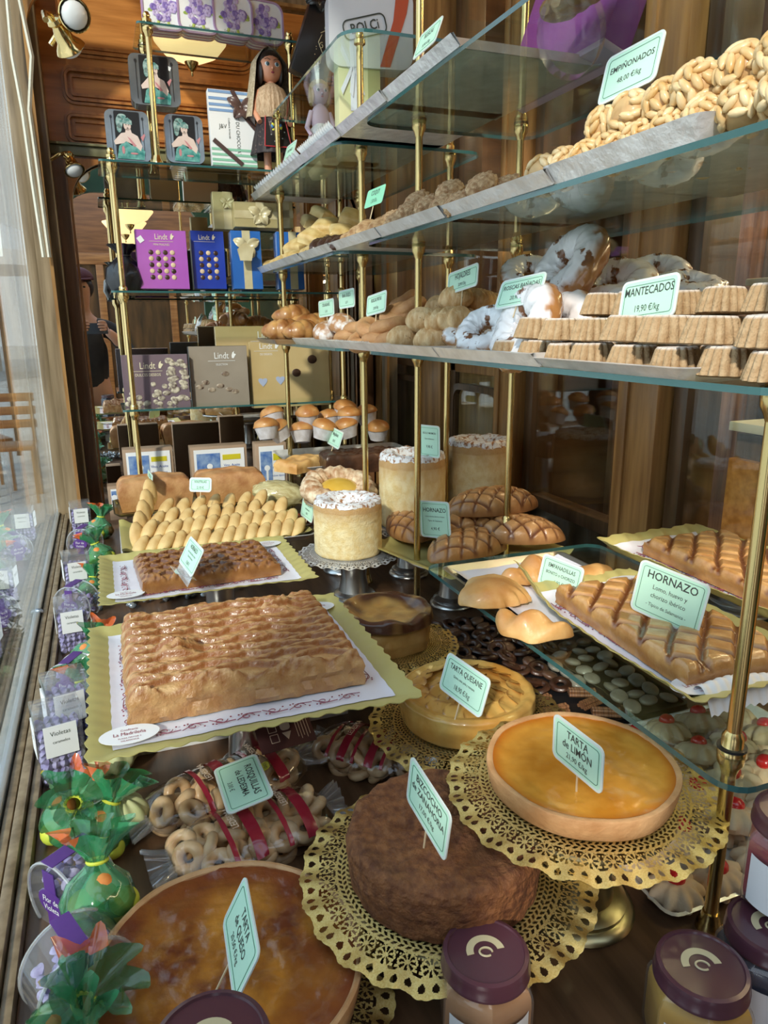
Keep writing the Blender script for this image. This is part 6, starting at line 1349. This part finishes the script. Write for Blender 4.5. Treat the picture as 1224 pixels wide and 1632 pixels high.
# ================================================================ the photographer, seen only in the mirror
def skinbody(name, pts, edges, m, parent, sub=2):
    me = bpy.data.meshes.new(name); me.from_pydata([p[:3] for p in pts], edges, []); me.materials.append(m)
    o = bpy.data.objects.new(name, me); COL.objects.link(o); o.parent = parent
    md = o.modifiers.new('skin', 'SKIN'); md.use_smooth_shade = True
    for v, p in zip(me.skin_vertices[0].data, pts): v.radius = (p[3], p[4] if len(p) > 4 else p[3])
    me.skin_vertices[0].data[0].use_root = True
    ss = o.modifiers.new('sub', 'SUBSURF'); ss.levels = sub; ss.render_levels = sub
    return o
hx = -.09
pr = thing('person', 'person in a cap and dark jacket holding up a phone, reflected in the mirror', 'person', (hx, -.42, -.75))
skin = mat('skin', (.56, .30, .20), (.62, .35, .25), sc=8, rough=.5)
H = [(0, .02, .88, .13, .11), (0, .02, 1.05, .14, .10), (0, .01, 1.25, .16, .11), (0, 0, 1.40, .12, .08), (0, .0, 1.50, .055), (0, .02, 1.57, .06), (0, .03, 1.66, .085, .095), (0, .02, 1.75, .075, .085),
     (-.20, 0, 1.38, .06), (-.27, .10, 1.18, .048), (-.10, .33, 1.33, .036), (-.02, .36, 1.37, .03),
     (.20, 0, 1.38, .06), (.32, .10, 1.17, .048), (.20, .33, 1.33, .036), (.155, .36, 1.37, .03),
     (-.10, .02, .80, .09), (-.11, .03, .45, .065), (-.11, 0, .08, .045), (-.11, .12, .04, .04), (.10, .02, .80, .09), (.11, .03, .45, .065), (.11, 0, .08, .045), (.11, .12, .04, .04)]
E_ = [(0, 1), (1, 2), (2, 3), (3, 4), (4, 5), (5, 6), (6, 7), (3, 8), (8, 9), (9, 10), (10, 11), (3, 12), (12, 13), (13, 14), (14, 15), (0, 16), (16, 17), (17, 18), (18, 19), (0, 20), (20, 21), (21, 22), (22, 23)]
skinbody('body', H, E_, skin, pr)
jk = mat('dark jacket', (.018, .018, .022), (.035, .035, .04), sc=12, rough=.8)
J = [(0, .02, .90, .150, .125), (0, .02, 1.05, .158, .118), (0, .01, 1.25, .175, .125), (0, 0, 1.41, .130, .092), (0, 0, 1.47, .07), (-.20, 0, 1.38, .075), (-.27, .10, 1.18, .062), (-.13, .29, 1.31, .046), (.20, 0, 1.38, .075), (.32, .10, 1.17, .062), (.215, .29, 1.31, .046)]
skinbody('jacket', J, [(0, 1), (1, 2), (2, 3), (3, 4), (3, 5), (5, 6), (6, 7), (3, 8), (8, 9), (9, 10)], jk, pr)
tr_ = mat('grey trousers', (.11, .12, .14), (.16, .17, .20), sc=14, rough=.85)
skinbody('trousers', [(0, .02, .92, .15, .12), (-.10, .02, .78, .105), (-.11, .03, .45, .080), (-.11, 0, .12, .065), (.10, .02, .78, .105), (.11, .03, .45, .080), (.11, 0, .12, .065)], [(0, 1), (1, 2), (2, 3), (0, 4), (4, 5), (5, 6)], tr_, pr)
obj('cap', join(xf(ball(.105, .118, .085, 24, 14, flat=.05), (0, .02, 1.745)), xf(prism([(.085*math.cos(q)*1.05, .10*math.sin(q)) for q in np.linspace(0, PI, 16)], .010), (0, .095, 1.742), (-.15, 0, 0))), mat('plum cap', (.10, .03, .05), rough=.8), pr)
obj('hair', join(xf(ball(.098, .10, .10, 20, 14), (0, -.01, 1.69))), hrd, pr)
obj('face', join(xf(ball(.014, .018, .022, 10, 8), (0, .128, 1.655)), xf(ball(.022, .008, .007, 10, 6), (0, .118, 1.615))), skin, pr)
obj('eye', xf(ball(.010, .006, .007, 10, 6), (-.032, .116, 1.685)), M['black'], pr); obj('eye', xf(ball(.010, .006, .007, 10, 6), (.032, .116, 1.685)), M['black'], pr)
for sgn, x0 in ((-1, -.005), (1, .145)):
    hp = [(x0, .355, 1.37, .024, .016), (x0, .375, 1.41, .026, .014)]; he = [(0, 1)]
    for q, L_ in enumerate((.9, 1.0, .95, .78)):
        bx0 = x0+sgn*-.0; z = 1.435-.019*q; i = len(hp)
        hp += [(x0+sgn*.004, .385, z, .009), (x0-sgn*.026, .394, z+.002, .0085), (x0-sgn*.050*L_, .386, z, .0075)]; he += [(1, i), (i, i+1), (i+1, i+2)]
    i = len(hp); hp += [(x0+sgn*.012, .360, 1.40, .011), (x0-sgn*.012, .350, 1.425, .0095), (x0-sgn*.032, .352, 1.435, .0085)]; he += [(0, i), (i, i+1), (i+1, i+2)]
    skinbody('hand', hp, he, skin, pr, 2)
ph = thing('phone', 'dark blue phone held up in front of the mirror', 'phone', (hx+.085, -.042, .60))
obj('body', xf(box(.155, .009, .076, .004), (0, 0, 0)), mat('navy phone', (.02, .04, .07), rough=.25, coat=.5), ph)
obj('camera_bump', xf(box(.036, .003, .036, .002), (.052, .0058, .036)), mat('navy bump', (.03, .05, .08), rough=.2, coat=.6), ph)
obj('lens', join(*[xf(lathe([(0, 0), (.0075, 0), (.0075, .003), (0, .003)], 16), (.052+a, .0075, .054+b), (-PI/2, 0, 0)) for a, b in ((-.009, .009), (-.009, -.009), (.009, 0))]), M['black'], ph)
